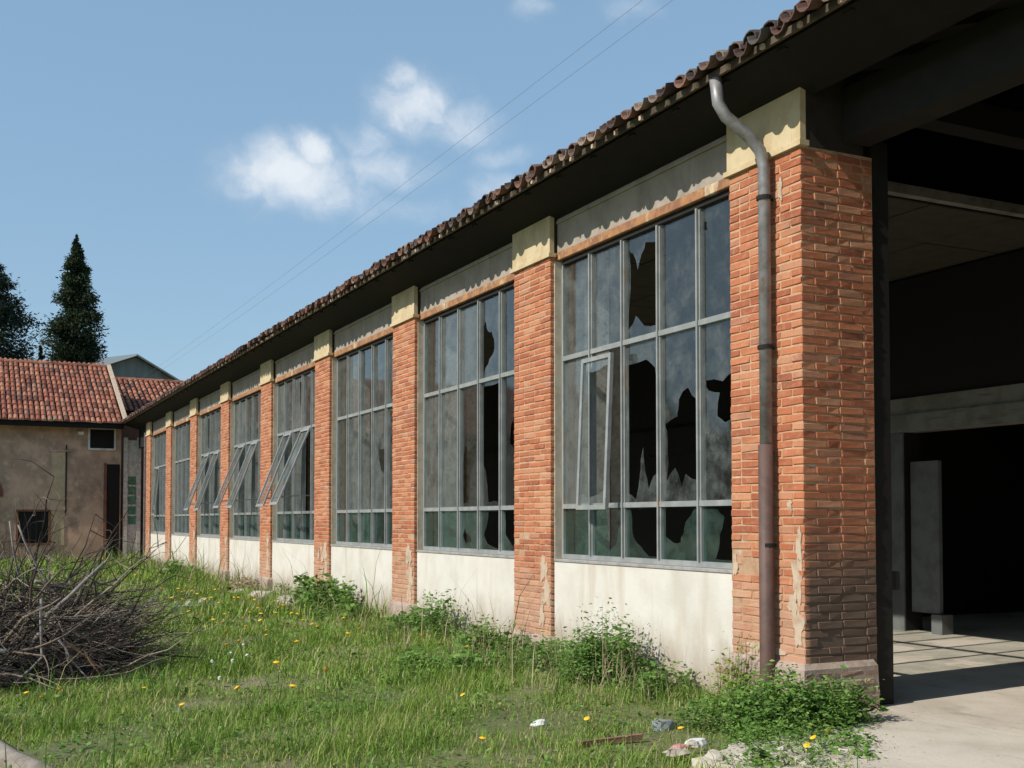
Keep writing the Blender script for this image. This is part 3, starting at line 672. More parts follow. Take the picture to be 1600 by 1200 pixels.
box1('door_leaf', M['int_wall'], bw, XB+.05, XB+.11, 3.90, 4.38, .27, 2.29)
box1('block', M['int_wall'], bw, XB+.0, XB+.2, 3.82, 4.0, .006, .26)
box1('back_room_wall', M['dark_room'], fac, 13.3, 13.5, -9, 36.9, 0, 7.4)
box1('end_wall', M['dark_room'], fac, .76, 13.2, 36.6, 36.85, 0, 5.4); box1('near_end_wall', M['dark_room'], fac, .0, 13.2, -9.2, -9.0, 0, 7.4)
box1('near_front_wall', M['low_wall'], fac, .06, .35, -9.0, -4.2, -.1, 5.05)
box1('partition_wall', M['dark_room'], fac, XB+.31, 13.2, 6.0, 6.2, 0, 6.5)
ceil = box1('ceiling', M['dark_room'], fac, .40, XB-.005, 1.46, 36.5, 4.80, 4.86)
pan = MB(); pan.cbox(-.59, .59, -.59, .59, -.014, .014, c=.006); pme = bpy.data.meshes.new('ceiling_panel'); pme.from_pydata(pan.v, [], pan.f); pme.materials.append(M['ceiling'])
for ix in range(4):
    for iy in range(28):
        o = bpy.data.objects.new('ceiling_panel', pme); COL.objects.link(o); o.parent = ceil; o.location = (.95+.6-.3+ix*1.2, 2.14+iy*1.2, 4.78+rnd.uniform(-.004, .004)); o.rotation_euler = (rnd.gauss(0, .004), rnd.gauss(0, .004), 0)
box1('edge_beam', M['int_beam'], ceil, .75, XB-.01, 1.36, 1.455, 4.76, 4.86)
for k in range(9):
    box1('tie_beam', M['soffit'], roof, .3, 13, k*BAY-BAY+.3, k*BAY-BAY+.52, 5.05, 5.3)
# recessed end of the hall beyond the last pier
yE = NB*BAY+PW
box1('end_bay_wall', M['rust_brick'], fac, .5, .74, yE+.002, 36.95, -.1, 5.2)
box1('drain', M['pipe_zinc'], fac, -.06, .02, yE+.03, yE+.12, .1, 4.6)
box1('end_lintel', M['soffit'], fac, .1, .498, yE+.002, 36.95, 4.2, 5.1)

# ------------------------------------------------------------------ far building across the yard
YF = 37.0
far = empty('far_building', (-6, YF, 0)); tag(far, 'weathered brown plastered building with red tiled roof at the end of the yard', 'building')
def loc(o): o.matrix_parent_inverse = Matrix.Translation((6, -YF, 0)); return o
fw = MB(); fw.box(-22, -.52, YF, YF+9, -.2, 5.05); wall = loc(fw.build('wall', M['far_wall'], far))
def fpart(name, mat, x0, x1, z0, z1, proud=.02, par=None, depth=.0):
    return loc(box1(name, mat, far, x0, x1, YF-proud, YF-.002+depth, z0, z1)) if par is None else box1(name, mat, par, x0, x1, YF-proud, YF-.002+depth, z0, z1)
def fwin(x0, x1, z0, z1, frame, bars=0):
    o = fpart('window', M['dark_room'], x0, x1, z0, z1, .012)
    e = .07; m = MB()
    m.box(x0-e, x0, YF-.06, YF-.003, z0-e, z1+e); m.box(x1, x1+e, YF-.06, YF-.003, z0-e, z1+e); m.box(x0, x1, YF-.06, YF-.003, z0-e, z0); m.box(x0, x1, YF-.06, YF-.003, z1, z1+e)
    m.build('frame', frame, o)
    for k in range(bars):
        x = x0+(x1-x0)*(k+1)/(bars+1); box1('bar', M['dark_steel'], o, x-.015, x+.015, YF-.045, YF-.014, z0, z1)
    return o
fwin(-1.62, -.78, 4.16, 4.86, M['white_frame'])
fwin(-4.0, -3.0, .68, 1.82, M['rust_brick'], 4)
fwin(-6.4, -4.70, .3, 2.35, M['rust_brick'], 3)
ar = MB(); vs = []; n = 18
for rr in (.86, 1.06):
    for dy in (-.05, -.004):
        for k in range(n+1): a = math.pi*k/n; vs.append((-5.55+rr*math.cos(a), YF+dy, 2.35+rr*math.sin(a)))
N = n+1; ar.add(vs, [(k, k+1, 2*N+k+1, 2*N+k) for k in range(n)]+[(2*N+k, 2*N+k+1, 3*N+k+1, 3*N+k) for k in range(n)]+[(N+k, N+k+1, k+1, k) for k in range(n)])
loc(ar.build('brick_arch', M['rust_brick'], far))
fwin(-9.5, -8.3, .68, 1.9, M['rust_brick'], 3)
fpart('plaster_patch', M['far_patch'], -2.92, -2.46, .6, 4.0, .015); fpart('ledge', M['far_wall'], -4.1, -2.44, 1.86, 2.02, .05)
fpart('conduit', M['dark_steel'], -2.44, -2.40, 1.7, 4.25, .04); fpart('ledge', M['far_wall'], -3.0, -2.3, 4.0, 4.07, .05)
fpart('doorway', M['dark_room'], -1.02, -.56, .02, 3.58, .012); fpart('door_frame', M['rust_brick'], -1.12, -1.02, .02, 3.62, .05)
lp = loc(box1('lamp', M['white_frame'], far, -2.06, -1.86, YF-.35, YF-.003, 4.62, 4.74, c=.02))
# its roof: sloping up away from the yard, built of barrel tiles
FS = math.tan(R(27)); YE2 = YF-.55; ZF = 5.06
def far_roof(name, parent, xa, xb, ye, ze, yr, slope, mat, p=.21, inv=True):
    m = MB(); zr = ze+(yr-ye)*slope
    m.add([(xa, ye, ze-.06), (xb, ye, ze-.06), (xb, yr, zr-.06), (xa, yr, zr-.06), (xa, ye, ze), (xb, ye, ze), (xb, yr, zr), (xa, yr, zr)],
          [(3,2,1,0),(4,5,6,7),(0,1,5,4),(1,2,6,5),(2,3,7,6),(3,0,4,7)])
    m.add([(xa, yr+.002, zr-.06), (xb, yr+.002, zr-.06), (xb, 2*yr-ye, ze-.06), (xa, 2*yr-ye, ze-.06), (xa, yr+.002, zr), (xb, yr+.002, zr), (xb, 2*yr-ye, ze), (xa, 2*yr-ye, ze)],
          [(3,2,1,0),(4,5,6,7),(0,1,5,4),(1,2,6,5),(2,3,7,6),(3,0,4,7)])
    r = m.build('roof', M['soffit'], parent)
    if inv: loc(r)
    t = MB(); x = xa+.1
    while x < xb:
        yy = ye-.06
        while yy < yr-.1:
            L = .42; vs = []; dz = rnd.uniform(-.01, .015); dx = rnd.uniform(-.012, .012)
            for (q, rr, zo) in ((yy, .085, .055), (yy+L+.05, .068, .03)):
                zz = ze+(q-ye)*slope+zo+dz
                for k in range(5): a = math.pi*k/4; vs.append((x+dx+math.cos(a)*rr, q, zz+math.sin(a)*rr-.03))
            t.add(vs, [(k, k+1, 6+k, 5+k) for k in range(4)]+[(4, 3, 2, 1, 0)]); yy += L
        x += p
    tag(t.build('tile_field', mat, r), kind='stuff')
    rd = MB(); x = xa
    while x < xb-.3:
        rd.tube([(x, yr, zr+.02), (x+.44, yr, zr+.05)], [.10, .085], 8); x += .4
    tag(rd.build('ridge_tiles', mat, r), kind='stuff')
    return r
fr1 = far_roof('roof', far, -22, -.50, YE2, ZF, 42.0, .495, M['tile_far'], .185)
vg = MB(); zr = ZF+(42-YE2)*.495
vg.add([(-.50, YE2-.05, ZF+.02), (-.36, YE2-.05, ZF+.02), (-.36, 42, zr+.02), (-.50, 42, zr+.02), (-.50, YE2-.05, ZF+.15), (-.36, YE2-.05, ZF+.15), (-.36, 42, zr+.15), (-.50, 42, zr+.15)], [(3,2,1,0),(4,5,6,7),(0,1,5,4),(1,2,6,5),(2,3,7,6),(3,0,4,7)])
vg.build('verge', M['plaster_patch'], fr1)
box1('fascia', M['soffit'], fr1, -22, -.5, YE2-.02, YE2+.02, ZF-.2, ZF-.062)
# recess between the two buildings: white framed green glazed door
nook = empty('side_porch', (.3, 38, 0)); tag(nook, 'narrow white framed porch with green glazed door between hall and brown building', 'porch')
def nl(o): o.matrix_parent_inverse = Matrix.Translation((-.3, -38, 0)); return o
nl(box1('wall', M['rust_brick'], nook, -.5, 7, 41.5, 41.8, -.1, 5.4)); nl(box1('post', M['white_plaster'], nook, -.42, -.28, 37.005, 37.15, 0, 4.6))
nl(box1('post', M['white_plaster'], nook, .06, .2, 37.02, 37.16, 0, 4.6))
gp = nl(box1('glazed_panel', M['white_plaster'], nook, -.278, .058, 37.05, 37.10, 0, 4.5))
for z in (1.35, 1.72, 2.09, 2.46, 2.83): box1('pane', M['glass_low'], gp, -.25, .03, 37.035, 37.046, z, z+.31)
# second lower roof behind to the right, and the grey barn behind that
ob = empty('tiled_outbuilding', (6, 48, 0)); tag(ob, 'lower red tiled roof behind the brown building beside the hall eaves', 'building')
def ol(o): o.matrix_parent_inverse = Matrix.Translation((-6, -48, 0)); return o
ol(box1('wall', M['far_wall'], ob, -.1, 13, 42.0, 52, -.1, 6.0))
r2 = far_roof('roof', ob, -.15, 13.2, 41.2, 6.0, 45.2, .43, M['tile_far'], .22, inv=False); ol(r2)
barn = empty('grey_barn', (3.5, 64, 0)); tag(barn, 'grey green gabled shed with white roof edge behind the tiled roofs', 'shed')
b = MB(); GA = [(1.1, 60), (3.05, 60), (5.6, 60)]
vs = [(.9, 60, 0), (5.9, 60, 0), (5.9, 60, 9.25), (3.05, 60, 10.85), (.9, 60, 10.0), (.9, 72, 0), (5.9, 72, 0), (5.9, 72, 9.25), (3.05, 72, 10.85), (.9, 72, 10.0)]
b.add(vs, [(0,1,2,3,4),(9,8,7,6,5),(0,5,6,1),(1,6,7,2),(4,9,5,0)])
def bl(o): o.matrix_parent_inverse = Matrix.Translation((-3.5, -64, 0)); return o
bl(b.build('wall', M['barn_wall'], barn))
b = MB()
for (p, q) in (((.5, 9.88), (3.05, 10.89)), ((3.05, 10.89), (6.2, 9.10))):
    white = p[0] < 1
    m = MB(); m.add([(p[0], 59.6, p[1]), (q[0], 59.6, q[1]), (q[0], 72.3, q[1]), (p[0], 72.3, p[1]), (p[0], 59.6, p[1]+(.62 if white else .1)), (q[0], 59.6, q[1]+.1), (q[0], 72.3, q[1]+.1), (p[0], 72.3, p[1]+.1)],
                    [(0,1,2,3),(7,6,5,4),(0,4,5,1),(1,5,6,2),(2,6,7,3),(3,7,4,0)])
    bl(m.build('roof', M['barn_roof'] if white else M['barn_wall'], barn))

# ------------------------------------------------------------------ overhead cables
for k, x in enumerate((2.10, 2.46)):
    m = MB(); P = []
    for q in range(41):
        yy = -20+q*82/40; P.append((x, yy, 8.55+.0004*((yy-21)**2-900)*.6))
    m.tube(P, .0028, 5); o = m.build('overhead_cable', M['cable'])
    tag(o, ('upper left' if k == 0 else 'lower right')+' thin dark cable of the pair crossing the sky above the roof', 'cable', 'overhead cables')
pl = empty('cable_pole', (2.3, 62, 0)); m = MB(); m.tube([(0, 0, 0), (0, 0, 8.7)], [.12, .09], 8); m.build('post', M['bark'], pl); m = MB(); m.box(-.5, .5, -.05, .05, 8.38, 8.48); m.build('crossarm', M['bark'], pl)
tag(pl, 'wooden pole carrying the overhead cables, behind the far roofs', 'pole')

# ------------------------------------------------------------------ trees
def conifer(name, loc_, h, rmax, n, mat, label, seed, top=1.0, zbase=2.0, lean=0):
    r = np.random.default_rng(seed); root = empty(name, loc_); tag(root, label, 'tree', 'conifers behind the far roof')
    m = MB(); m.tube([(0, 0, 0), (0, 0, h*.5), (0, 0, h*.98)], [.28, .16, .02], 8); m.build('trunk', M['bark'], root)
    # drooping boughs: clumps of small sprays around branch tips
    nb_ = n//110; t = r.random(nb_)**.9; zc = zbase+(h-zbase)*t
    prof = rmax*np.minimum(np.clip((1-t)*(h-zbase)/5.2, .005, 1)**.85, 1)
    a = r.random(nb_)*2*np.pi; rr = prof*np.sqrt(r.random(nb_))*r.uniform(.6, 1.24, nb_)
    cx, cy = rr*np.cos(a), rr*np.sin(a); zc = zc-rr*.18
    k = 110; rad = np.clip(.015+.235*prof/rmax, .015, .5)[:, None]*(rmax/1.5)**.5
    off = r.normal(0, 1, (nb_, k, 3))*np.stack([rad, rad, rad*1.0], -1)
    c = (np.stack([cx, cy, zc], -1)[:, None]+off).reshape(-1, 3)
    c[:, 2] = np.minimum(c[:, 2], h+.2)
    out = np.stack([c[:, 0], c[:, 1], np.zeros(len(c))], -1); out /= np.linalg.norm(out, axis=1, keepdims=True)+1e-6
    d = out*r.uniform(.3, 1, (len(c), 1))+r.normal(0, .45, c.shape); d[:, 2] += r.uniform(-.5, .5, len(c)); d /= np.linalg.norm(d, axis=1, keepdims=True)
    s = np.cross(d, r.normal(0, 1, c.shape)); s /= np.linalg.norm(s, axis=1, keepdims=True)+1e-6
    L = r.uniform(.07, .20, (len(c), 1))*np.repeat(np.clip(.45+prof/rmax, .45, 1), k)[:, None]; W = L*.24
    V = np.stack([c-d*L*.3, c+s*W, c+d*L, c-s*W], 1).reshape(-1, 3); F = np.arange(len(c)*4).reshape(-1, 4)
    link('crown', np_mesh('crown', V, F), mat, root)
    m = MB()
    for q in range(0, nb_, 6): m.tube([(0, 0, zc[q]+.1), (cx[q], cy[q], zc[q])], [.03, .008], 4)
    tag(m.build('limbs', M['bark'], root), kind='stuff')
    return root
conifer('conifer_tree', (-.62, 55, 0), 16.3, 1.28, 62000, M['conifer'], 'tall narrow dark conifer with pointed top behind the far roof', 3, zbase=3)
conifer('conifer_tree', (-4.9, 52, 0), 14.9, 2.35, 70000, M['conifer2'], 'broad dark conifer cut off by the left picture edge', 5, zbase=3)
conifer('conifer_tree', (-2.35, 54, 0), 10.3, .9, 12000, M['conifer'], 'small dark conifer between the two larger conifers', 8, zbase=5)

V = []; tr_ = np.random.default_rng(77)
for k in range(16):
    cx, cy = -27+tr_.uniform(-3, 3), 2+k*6+tr_.uniform(-2, 2); hh = tr_.uniform(6, 10.5); n = 2600
    u = tr_.normal(0, 1, (n, 3)); u /= np.linalg.norm(u, axis=1, keepdims=True); u *= tr_.random((n, 1))**.4
    c = np.array([cx, cy, hh*.55])+u*np.array([2.6, 3.1, hh*.45])*(1+.2*np.sin(u*7+k))
    d = tr_.normal(0, 1, (n, 3)); d /= np.linalg.norm(d, axis=1, keepdims=True); e = np.cross(d, tr_.normal(0, 1, (n, 3))); e /= np.linalg.norm(e, axis=1, keepdims=True)
    L = tr_.uniform(.2, .5, (n, 1)); V.append(np.stack([c-d*L, c+e*L*.6, c+d*L, c-e*L*.6], 1))
V = np.concatenate(V); o = link('tree_line', np_mesh('tree_line', V.reshape(-1, 3), np.arange(len(V)*4).reshape(-1, 4)), M['tree_line'])
tag(o, 'belt of trees across the yard mirrored in the window panes', 'trees', kind='stuff')

# ------------------------------------------------------------------ grass and ground weeds
def keep_ground(x, y):
    k = (x < -.06) & ~in_apron(x, y)
    k &= ~((y > 36.9) & (x > -22))
    return k
BARE = [(-5.6, 6.0, 1.4, 1.6, .97), (-2.9, -1.0, .8, .3, .55), (-4.2, .2, .6, .25, .5), (-2.3, .35, .5, .2, .5), (-2.55, 14.1, 1.25, 1.5, .9), (-1.3, -.2, .75, .45, .75), (-.75, .9, .5, .9, .65), (-2.1, -.1, .9, .4, .35), (-1.0, -1.2, .8, .6, .6), (-.9, 14.5, .6, 2.5, .5), (-3.6, -.3, 1.2, .3, .4), (-2.0, .75, .6, .25, .5)]
def bare_keep(x, y, r):
    p = np.ones(len(x))
    for (cx, cy, rx, ry, s) in BARE:
        d = ((x-cx)/rx)**2+((y-cy)/ry)**2; p *= 1-s*np.exp(-d**1.5)
    return r.random(len(x)) < p
def lowfreq(x, y, s):
    return (np.sin(x*1.1+s)*np.cos(y*.9-s)+np.sin(x*2.3-y*1.7+s*2)*.6+np.cos(x*.6+y*2.9+s)*.5)/2.1
def blades(regions, mat, name, label, hscale=1.0, thr=None):
    allV = []; 
    for (xa, xb, ya, yb, dens, h0, wid) in regions:
        n = int((xb-xa)*(yb-ya)*dens); x = npr.uniform(xa, xb, n); y = npr.uniform(ya, yb, n)
        f = lowfreq(x*1.6, y*1.6, 1.3)+.5*lowfreq(x*4.1, y*4.1, .3)
        k = keep_ground(x, y) & bare_keep(x, y, npr) & (npr.random(n) < (np.clip(.72+.4*f, .25, 1) if thr is None else np.clip((lowfreq(x*3.1+1, y*3.1, 2.2)+.4*f-thr)*4, 0, 1))); x, y, f = x[k], y[k], f[k]; n = len(x)
        h = h0*npr.gamma(4, .25, n)*np.clip(1.05+.85*f, .3, 2.6)*hscale
        h *= np.where(x > -.9, 1.25, 1)
        a = npr.uniform(0, 2*np.pi, n); lean = npr.uniform(.2, 1.1, n)*h; w = wid*npr.uniform(.6, 1.3, n)
        b = a+np.pi/2+npr.uniform(-.4, .4, n); z = gznp(x, y)-.01
        p = np.stack([x, y, z], -1); s = np.stack([np.cos(b)*w, np.sin(b)*w, 0*w], -1); d = np.stack([np.cos(a)*lean, np.sin(a)*lean, 0*lean], -1)
        up = np.stack([0*h, 0*h, h], -1)
        mid = p+d*.35+up*.6; tip = p+d+up*.95
        allV.append(np.stack([p-s, p+s, mid+s*.75, mid-s*.75, tip], 1))
    V = np.concatenate(allV); n = len(V); i = np.arange(n)*5
    me = np_mesh(name, V.reshape(-1, 3), np.stack([i, i+1, i+2, i+3], 1), np.stack([i+3, i+2, i+4], 1))
    o = link(name, me, mat); tag(o, label, 'grass', kind='stuff'); return o
blades([(-7.5, 0, -2.6, 3, 4300, .048, .0028), (-9, 0, 3, 9, 1900, .058, .0044), (-10, 0, 9, 20, 520, .09, .009), (-13, 0, 20, 37, 240, .12, .015)], M['grass'], 'grass', 'rough green grass covering the yard')
blades([(-7.5, 0, -2.6, 3, 900, .12, .0034), (-9, 0, 3, 9, 600, .13, .005), (-10, 0, 9, 20, 250, .17, .009), (-13, 0, 20, 37, 110, .22, .015)], M['tuft'], 'grass_tufts', 'taller dark green grass tufts scattered over the yard', thr=.35)
# broad leaved ground weeds
def rosettes():
    V = []
    for (xa, xb, ya, yb, dens, s0) in [(-7.5, 0, -2.6, 3, 420, .020), (-9, 0, 3, 9, 230, .026), (-10, 0, 9, 20, 80, .04)]:
        n = int((xb-xa)*(yb-ya)*dens); x = npr.uniform(xa, xb, n); y = npr.uniform(ya, yb, n)
        f = lowfreq(x*1.9+3, y*1.9, 4.3)
        k = keep_ground(x, y) & bare_keep(x, y, npr) & (npr.random(n) < np.clip(.35+.8*f, .05, 1)); x, y = x[k], y[k]; n = len(x)
        p = np.stack([x, y, gznp(x, y)+npr.gamma(3, .018, n)], -1)
        d = npr.normal(0, 1, (n, 3)); d[:, 2] = npr.uniform(-.1, .6, n); d /= np.linalg.norm(d, axis=1, keepdims=True)
        up = np.array([0, 0, 1.])+npr.normal(0, .4, (n, 3)); s = np.cross(d, up); s /= np.linalg.norm(s, axis=1, keepdims=True)
        L = s0*npr.uniform(.6, 1.5, (n, 1)); V.append(np.stack([p-d*L, p+s*L*.55, p+d*L, p-s*L*.55], 1))
    V = np.concatenate(V); o = link('ground_weeds', np_mesh('ground_weeds', V.reshape(-1, 3), np.arange(len(V)*4).reshape(-1, 4)), M['weed']); tag(o, 'low broad leaved weeds among the grass', 'weeds', kind='stuff')
rosettes()
def bush(label, x, y, rx, ry, h, n, leaf, mat='weed', seed=1, stalks=0, group='weeds along the hall wall', name='weed_bush', zc=.4):
    r = np.random.default_rng(seed); root = empty(name, (x, y, gz(x, y))); tag(root, label, 'weed', group)
    nc = max(10, n//45); t = r.random(nc)
    a = r.uniform(0, 2*np.pi, nc); q = np.sqrt(r.random(nc))
    top = h*(1-.75*q**2)*r.uniform(.75, 1.15, nc); cz = top*r.uniform(.25, 1, nc)**.6
    rag = 1+.28*np.sin(3*a+seed)+.2*np.sin(5*a+2*seed); cz = cz*(1+.25*np.sin(4*a+seed*1.7)); C = np.stack([rx*q*rag*np.cos(a), ry*q*rag*np.sin(a), cz], -1)
    k = n//nc; c = (C[:, None]+r.normal(0, 1, (nc, k, 3))*np.array([.055, .055, .05])*(1+h)).reshape(-1, 3); c[:, 2] = np.abs(c[:, 2])
    m = len(c); d = r.normal(0, 1, (m, 3)); d[:, 2] = r.uniform(-.5, .3, m); d /= np.linalg.norm(d, axis=1, keepdims=True)
    up = np.array([-.35, -.1, .9])+r.normal(0, .45, (m, 3)); s = np.cross(d, up); s /= np.linalg.norm(s, axis=1, keepdims=True); nn = np.cross(s, d)
    csz = np.repeat(r.choice([.6, .8, 1, 1.5, 2.0], nc, p=[.25, .3, .25, .14, .06]), k)[:, None]
    L = leaf*csz*r.uniform(.5, 1.4, (m, 1)); mid = c+nn*L*.12
    V = np.stack([c-d*L*.8, c+s*L*.42-d*L*.1, mid+d*L*.1, c-s*L*.42-d*L*.1, c+d*L-nn*L*.15], 1)
    i = np.arange(m)*5; F = np.concatenate([np.stack([i, i+1, i+2], 1), np.stack([i, i+2, i+3], 1), np.stack([i+1, i+4, i+2], 1), np.stack([i+2, i+4, i+3], 1)])
    link('foliage', np_mesh('foliage', V.reshape(-1, 3), F), M[mat], root)
    st = MB()
    for j in range(0, nc, max(1, nc//24)): st.tube([(C[j, 0]*.3, C[j, 1]*.3, -.02), (C[j, 0]*.8, C[j, 1]*.8, C[j, 2]*.6), tuple(C[j])], [.006, .004, .002], 4)
    for j in range(stalks+10):
        u, v = r.uniform(-rx, rx), r.uniform(-ry, ry); st.tube([(u, v, 0), (u+r.normal(0, .03), v+r.normal(0, .03), r.uniform(.5, 1)*h)], [.004, .002], 4)
    tag(st.build('stems', M['dry' if stalks else 'weed'], root), kind='stuff')
    return root
bush('large leafy green weed clump at the foot of the portal pillar', -.50, -.20, .52, .36, .34, 9500, .021, seed=1)
bush('leafy green weed clump on the concrete corner right of the portal pillar foot', -.12, -.40, .30, .22, .28, 4500, .021, seed=2)
bush('low weed spreading over the concrete edge in front of the portal pillar', -.78, -.75, .5, .24, .13, 3200, .019, seed=3)
bush('low weeds growing between the pale rubble at the bottom edge', -1.25, -1.35, .5, .3, .09, 1800, .018, seed=23)
bush('small weed rosette on the concrete right of the rubble', -.62, -1.12, .3, .16, .08, 900, .018, seed=24)
bush('lime green climbing weed beside the foot of the downpipe', -.14, .68, .10, .16, .62, 420, .032, 'weed_lime', seed=4)
bush('rounded green bush against the white wall under the nearest window', -.38, 2.35, .34, .45, .56, 6500, .024, seed=5, stalks=30)
bush('straggly weed patch with dry stalks left of the nearest window bush', -.42, 3.45, .36, .5, .28, 3500, .024, seed=6, stalks=40)
bush('low weed at the right end of the nearest white wall', -.40, 1.45, .3, .3, .24, 900, .03, seed=7, stalks=15)
bush('upright green weed against the second white wall', -.26, 6.75, .22, .45, .50, 1500, .038, seed=8)
bush('low weeds at the left of the second white wall', -.28, 7.75, .25, .5, .26, 900, .036, seed=9, stalks=10)
bush('leafy weed at the foot of the second pillar', -.45, 4.9, .4, .6, .30, 1500, .036, seed=10)
bush('dark green bush beside the third pillar', -.40, 11.3, .38, .75, .52, 2400, .045, seed=11)
bush('small weed in front of the third pillar', -.5, 9.7, .4, .5, .22, 700, .04, seed=12)
bush('dark green bush left of the third bay wall', -.45, 12.6, .35, .55, .42, 1200, .045, seed=14)
bush('pale dry weeds in front of the fifth pillar', -.4, 17.6, .35, 1.2, .28, 900, .05, 'dry', seed=13)
bush('dense green weeds in the middle of the yard before the second window', -1.5, 3.6, .6, .6, .16, 1100, .034, seed=15)
bush('dense green weeds in front of the leftmost windows', -.7, 24.5, .5, 2.2, .35, 1300, .06, seed=16)

# dandelions
def dandelion_mesh(seeded):
    m = MB(); n = 9; vs = [(0, 0, .012)]
    for k in range(n): a = 2*math.pi*k/n; vs.append((math.cos(a)*.02, math.sin(a)*.02, .006))
    for k in range(n): a = 2*math.pi*k/n; vs.append((math.cos(a)*.009, math.sin(a)*.009, -.006))
    f = [(0, 1+k, 1+(k+1) % n) for k in range(n)]+[(1+k, 1+n+k, 1+n+(k+1) % n, 1+(k+1) % n) for k in range(n)]
    if seeded: vs = [(x*.8, y*.8, z*1.8) for x, y, z in vs]
    m.add(vs, f); me = bpy.data.meshes.new('flower_head'); me.from_pydata(m.v, [], m.f); me.materials.append(M['seed'] if seeded else M['yellow']); return me
DH = [dandelion_mesh(0), dandelion_mesh(1)]
m = MB(); m.tube([(0, 0, -.01), (0, 0, 1)], [.003, .0025], 4); DS = bpy.data.meshes.new('stem'); DS.from_pydata(m.v, [], m.f); DS.materials.append(M['weed'])
def dandelion(x, y, h, seeded, sc=1.0, label=None, group=None):
    root = empty('dandelion', (x, y, gz(x, y))); tag(root, label, 'flower', group)
    s = bpy.data.objects.new('stem', DS); COL.objects.link(s); s.parent = root; s.scale = (1, 1, h)
    q = bpy.data.objects.new('flower_head', DH[seeded]); COL.objects.link(q); q.parent = root; q.location = (0, 0, h); q.scale = (sc,)*3; q.rotation_euler = (rnd.uniform(-.5, .3), rnd.uniform(-.6, .2), 0)
LY = 'yellow dandelion flower among the grass of the yard'; GY_ = 'yellow dandelions'
near = [(-4.35, 2.1), (-4.5, 3.0), (-5.4, 3.2), (-5.3, 2.9), (-5.15, 3.1), (-2.9, -.3), (-1.02, -1.25), (-1.22, -1.42), (-.72, -1.05), (-1.55, -.55), (-1.9, .1), (-2.2, 1.6)]
for (x, y) in near: dandelion(x, y, rnd.uniform(.11, .17), 0, 1.15, LY, GY_)
for (cx, cy, sp, n) in [(-1.9, 9.4, .35, 8), (-1.7, 12.5, .5, 9), (-2.6, 8.0, .6, 5), (-1.75, 16.4, .35, 12), (-1.2, 10.6, .3, 4), (-2.3, 21, .9, 8), (-1.1, 4.6, .4, 3), (-3.6, 23, 1, 6), (-2.4, 6.4, .5, 6), (-2.9, 10.5, .8, 8), (-1.5, 7.6, .4, 6), (-3.3, 2.6, .7, 4), (-2.0, 14.8, .6, 6)]:
    for k in range(n): dandelion(cx+rnd.gauss(0, sp), cy+rnd.gauss(0, sp*1.6), rnd.uniform(.14, .22), 0, 1.5, LY, GY_)
for (x, y) in [(-3.35, 4.25), (-3.4, 4.75), (-3.15, 5.3), (-3.55, 4.0), (-3.7, 4.2), (-3.9, 2.9)]:
    dandelion(x, y, rnd.uniform(.16, .22), 1, 1.1, 'white dandelion seed head near the brush pile shadow', 'white dandelion seed heads')

# ------------------------------------------------------------------ brush pile
bp = MB(); r = random.Random(21)
def twig(m, p, d, L, r0, n=4, seg=5, curl=.18):
    P = [Vector(p)]; q = Vector(d).normalized()
    for k in range(seg):
        q = (q+Vector((r.gauss(0, curl), r.gauss(0, curl), r.gauss(0, curl)))).normalized(); P.append(P[-1]+q*L/seg)
    m.tube(P, [r0*(1-.8*k/seg) for k in range(seg+1)], n, cap=False); return P
for k in range(850):
    a = r.uniform(0, 2*math.pi); q = math.sqrt(r.random()); x = -5.6+1.4*q*math.cos(a); y = 5.95+1.75*q*math.sin(a)
    z = max(.02, (1-q*q)*1.0*r.random()); th = r.uniform(0, 2*math.pi)
    out = Vector((math.cos(a), math.sin(a), 0))*r.uniform(-.3, 1)+Vector((math.cos(th), math.sin(th), r.uniform(-.15, .55)))
    L = r.uniform(.4, 1.25); P = twig(bp, (x, y, z), out, L, r.choice((.003, .004, .006, .008, .012, .018)))
    if r.random() < .75:
        for s in range(2): b0 = r.choice(P[1:]); twig(bp, b0, out+Vector((r.gauss(0, .7), r.gauss(0, .7), r.gauss(.1, .5))), L*.45, .0035, 3, 4)
for k in range(420):
    a = r.uniform(-1.4, 1.2); q = r.uniform(.5, 1); x = -5.6+1.4*q*math.cos(a); y = 6.2+1.7*q*math.sin(a)
    twig(bp, (x, y, r.uniform(.05, .6)), (1, r.uniform(-.8, .6), r.uniform(-.1, .25)), r.uniform(.5, 1.1), .005, 3, 5, .25)
for k in range(90):
    x = r.uniform(-6.3, -4.6); y = r.uniform(5.2, 7.8); twig(bp, (x, y, r.uniform(.4, .8)), (r.gauss(0, .35), r.gauss(0, .35), 1), r.uniform(.4, .9), .005, 3, 5, .12)
for k in range(46):
    a = r.uniform(0, 2*math.pi); x = -5.6+1.0*math.cos(a)*r.random(); y = 5.9+1.3*math.sin(a)*r.random()
    P = twig(bp, (x, y, r.uniform(.1, .6)), (math.cos(a)*r.uniform(.2, 1), math.sin(a)*r.uniform(.2, 1), r.uniform(.1, .8)), r.uniform(.9, 1.6), r.uniform(.012, .024), 6, 6, .13)
    for q in P[2:]: twig(bp, q, (r.gauss(0, 1), r.gauss(0, 1), r.gauss(.4, .5)), r.uniform(.25, .6), .006, 4, 4)
o = bp.build('brush_pile', M['twig']); tag(o, 'tangled heap of dead brown twigs on the grass at the left', 'brush', kind='stuff')
vs = [(0, 0, .16)]; n = 40
for (q, z) in ((.45, .14), (.8, .07), (1, -.06)):
    for k in range(n): a = 2*math.pi*k/n; f = q*(1+.10*math.sin(3*a+1)+.07*math.sin(7*a)); vs.append((1.4*f*math.cos(a), 1.55*f*math.sin(a), z+r.uniform(-.02, .02)))
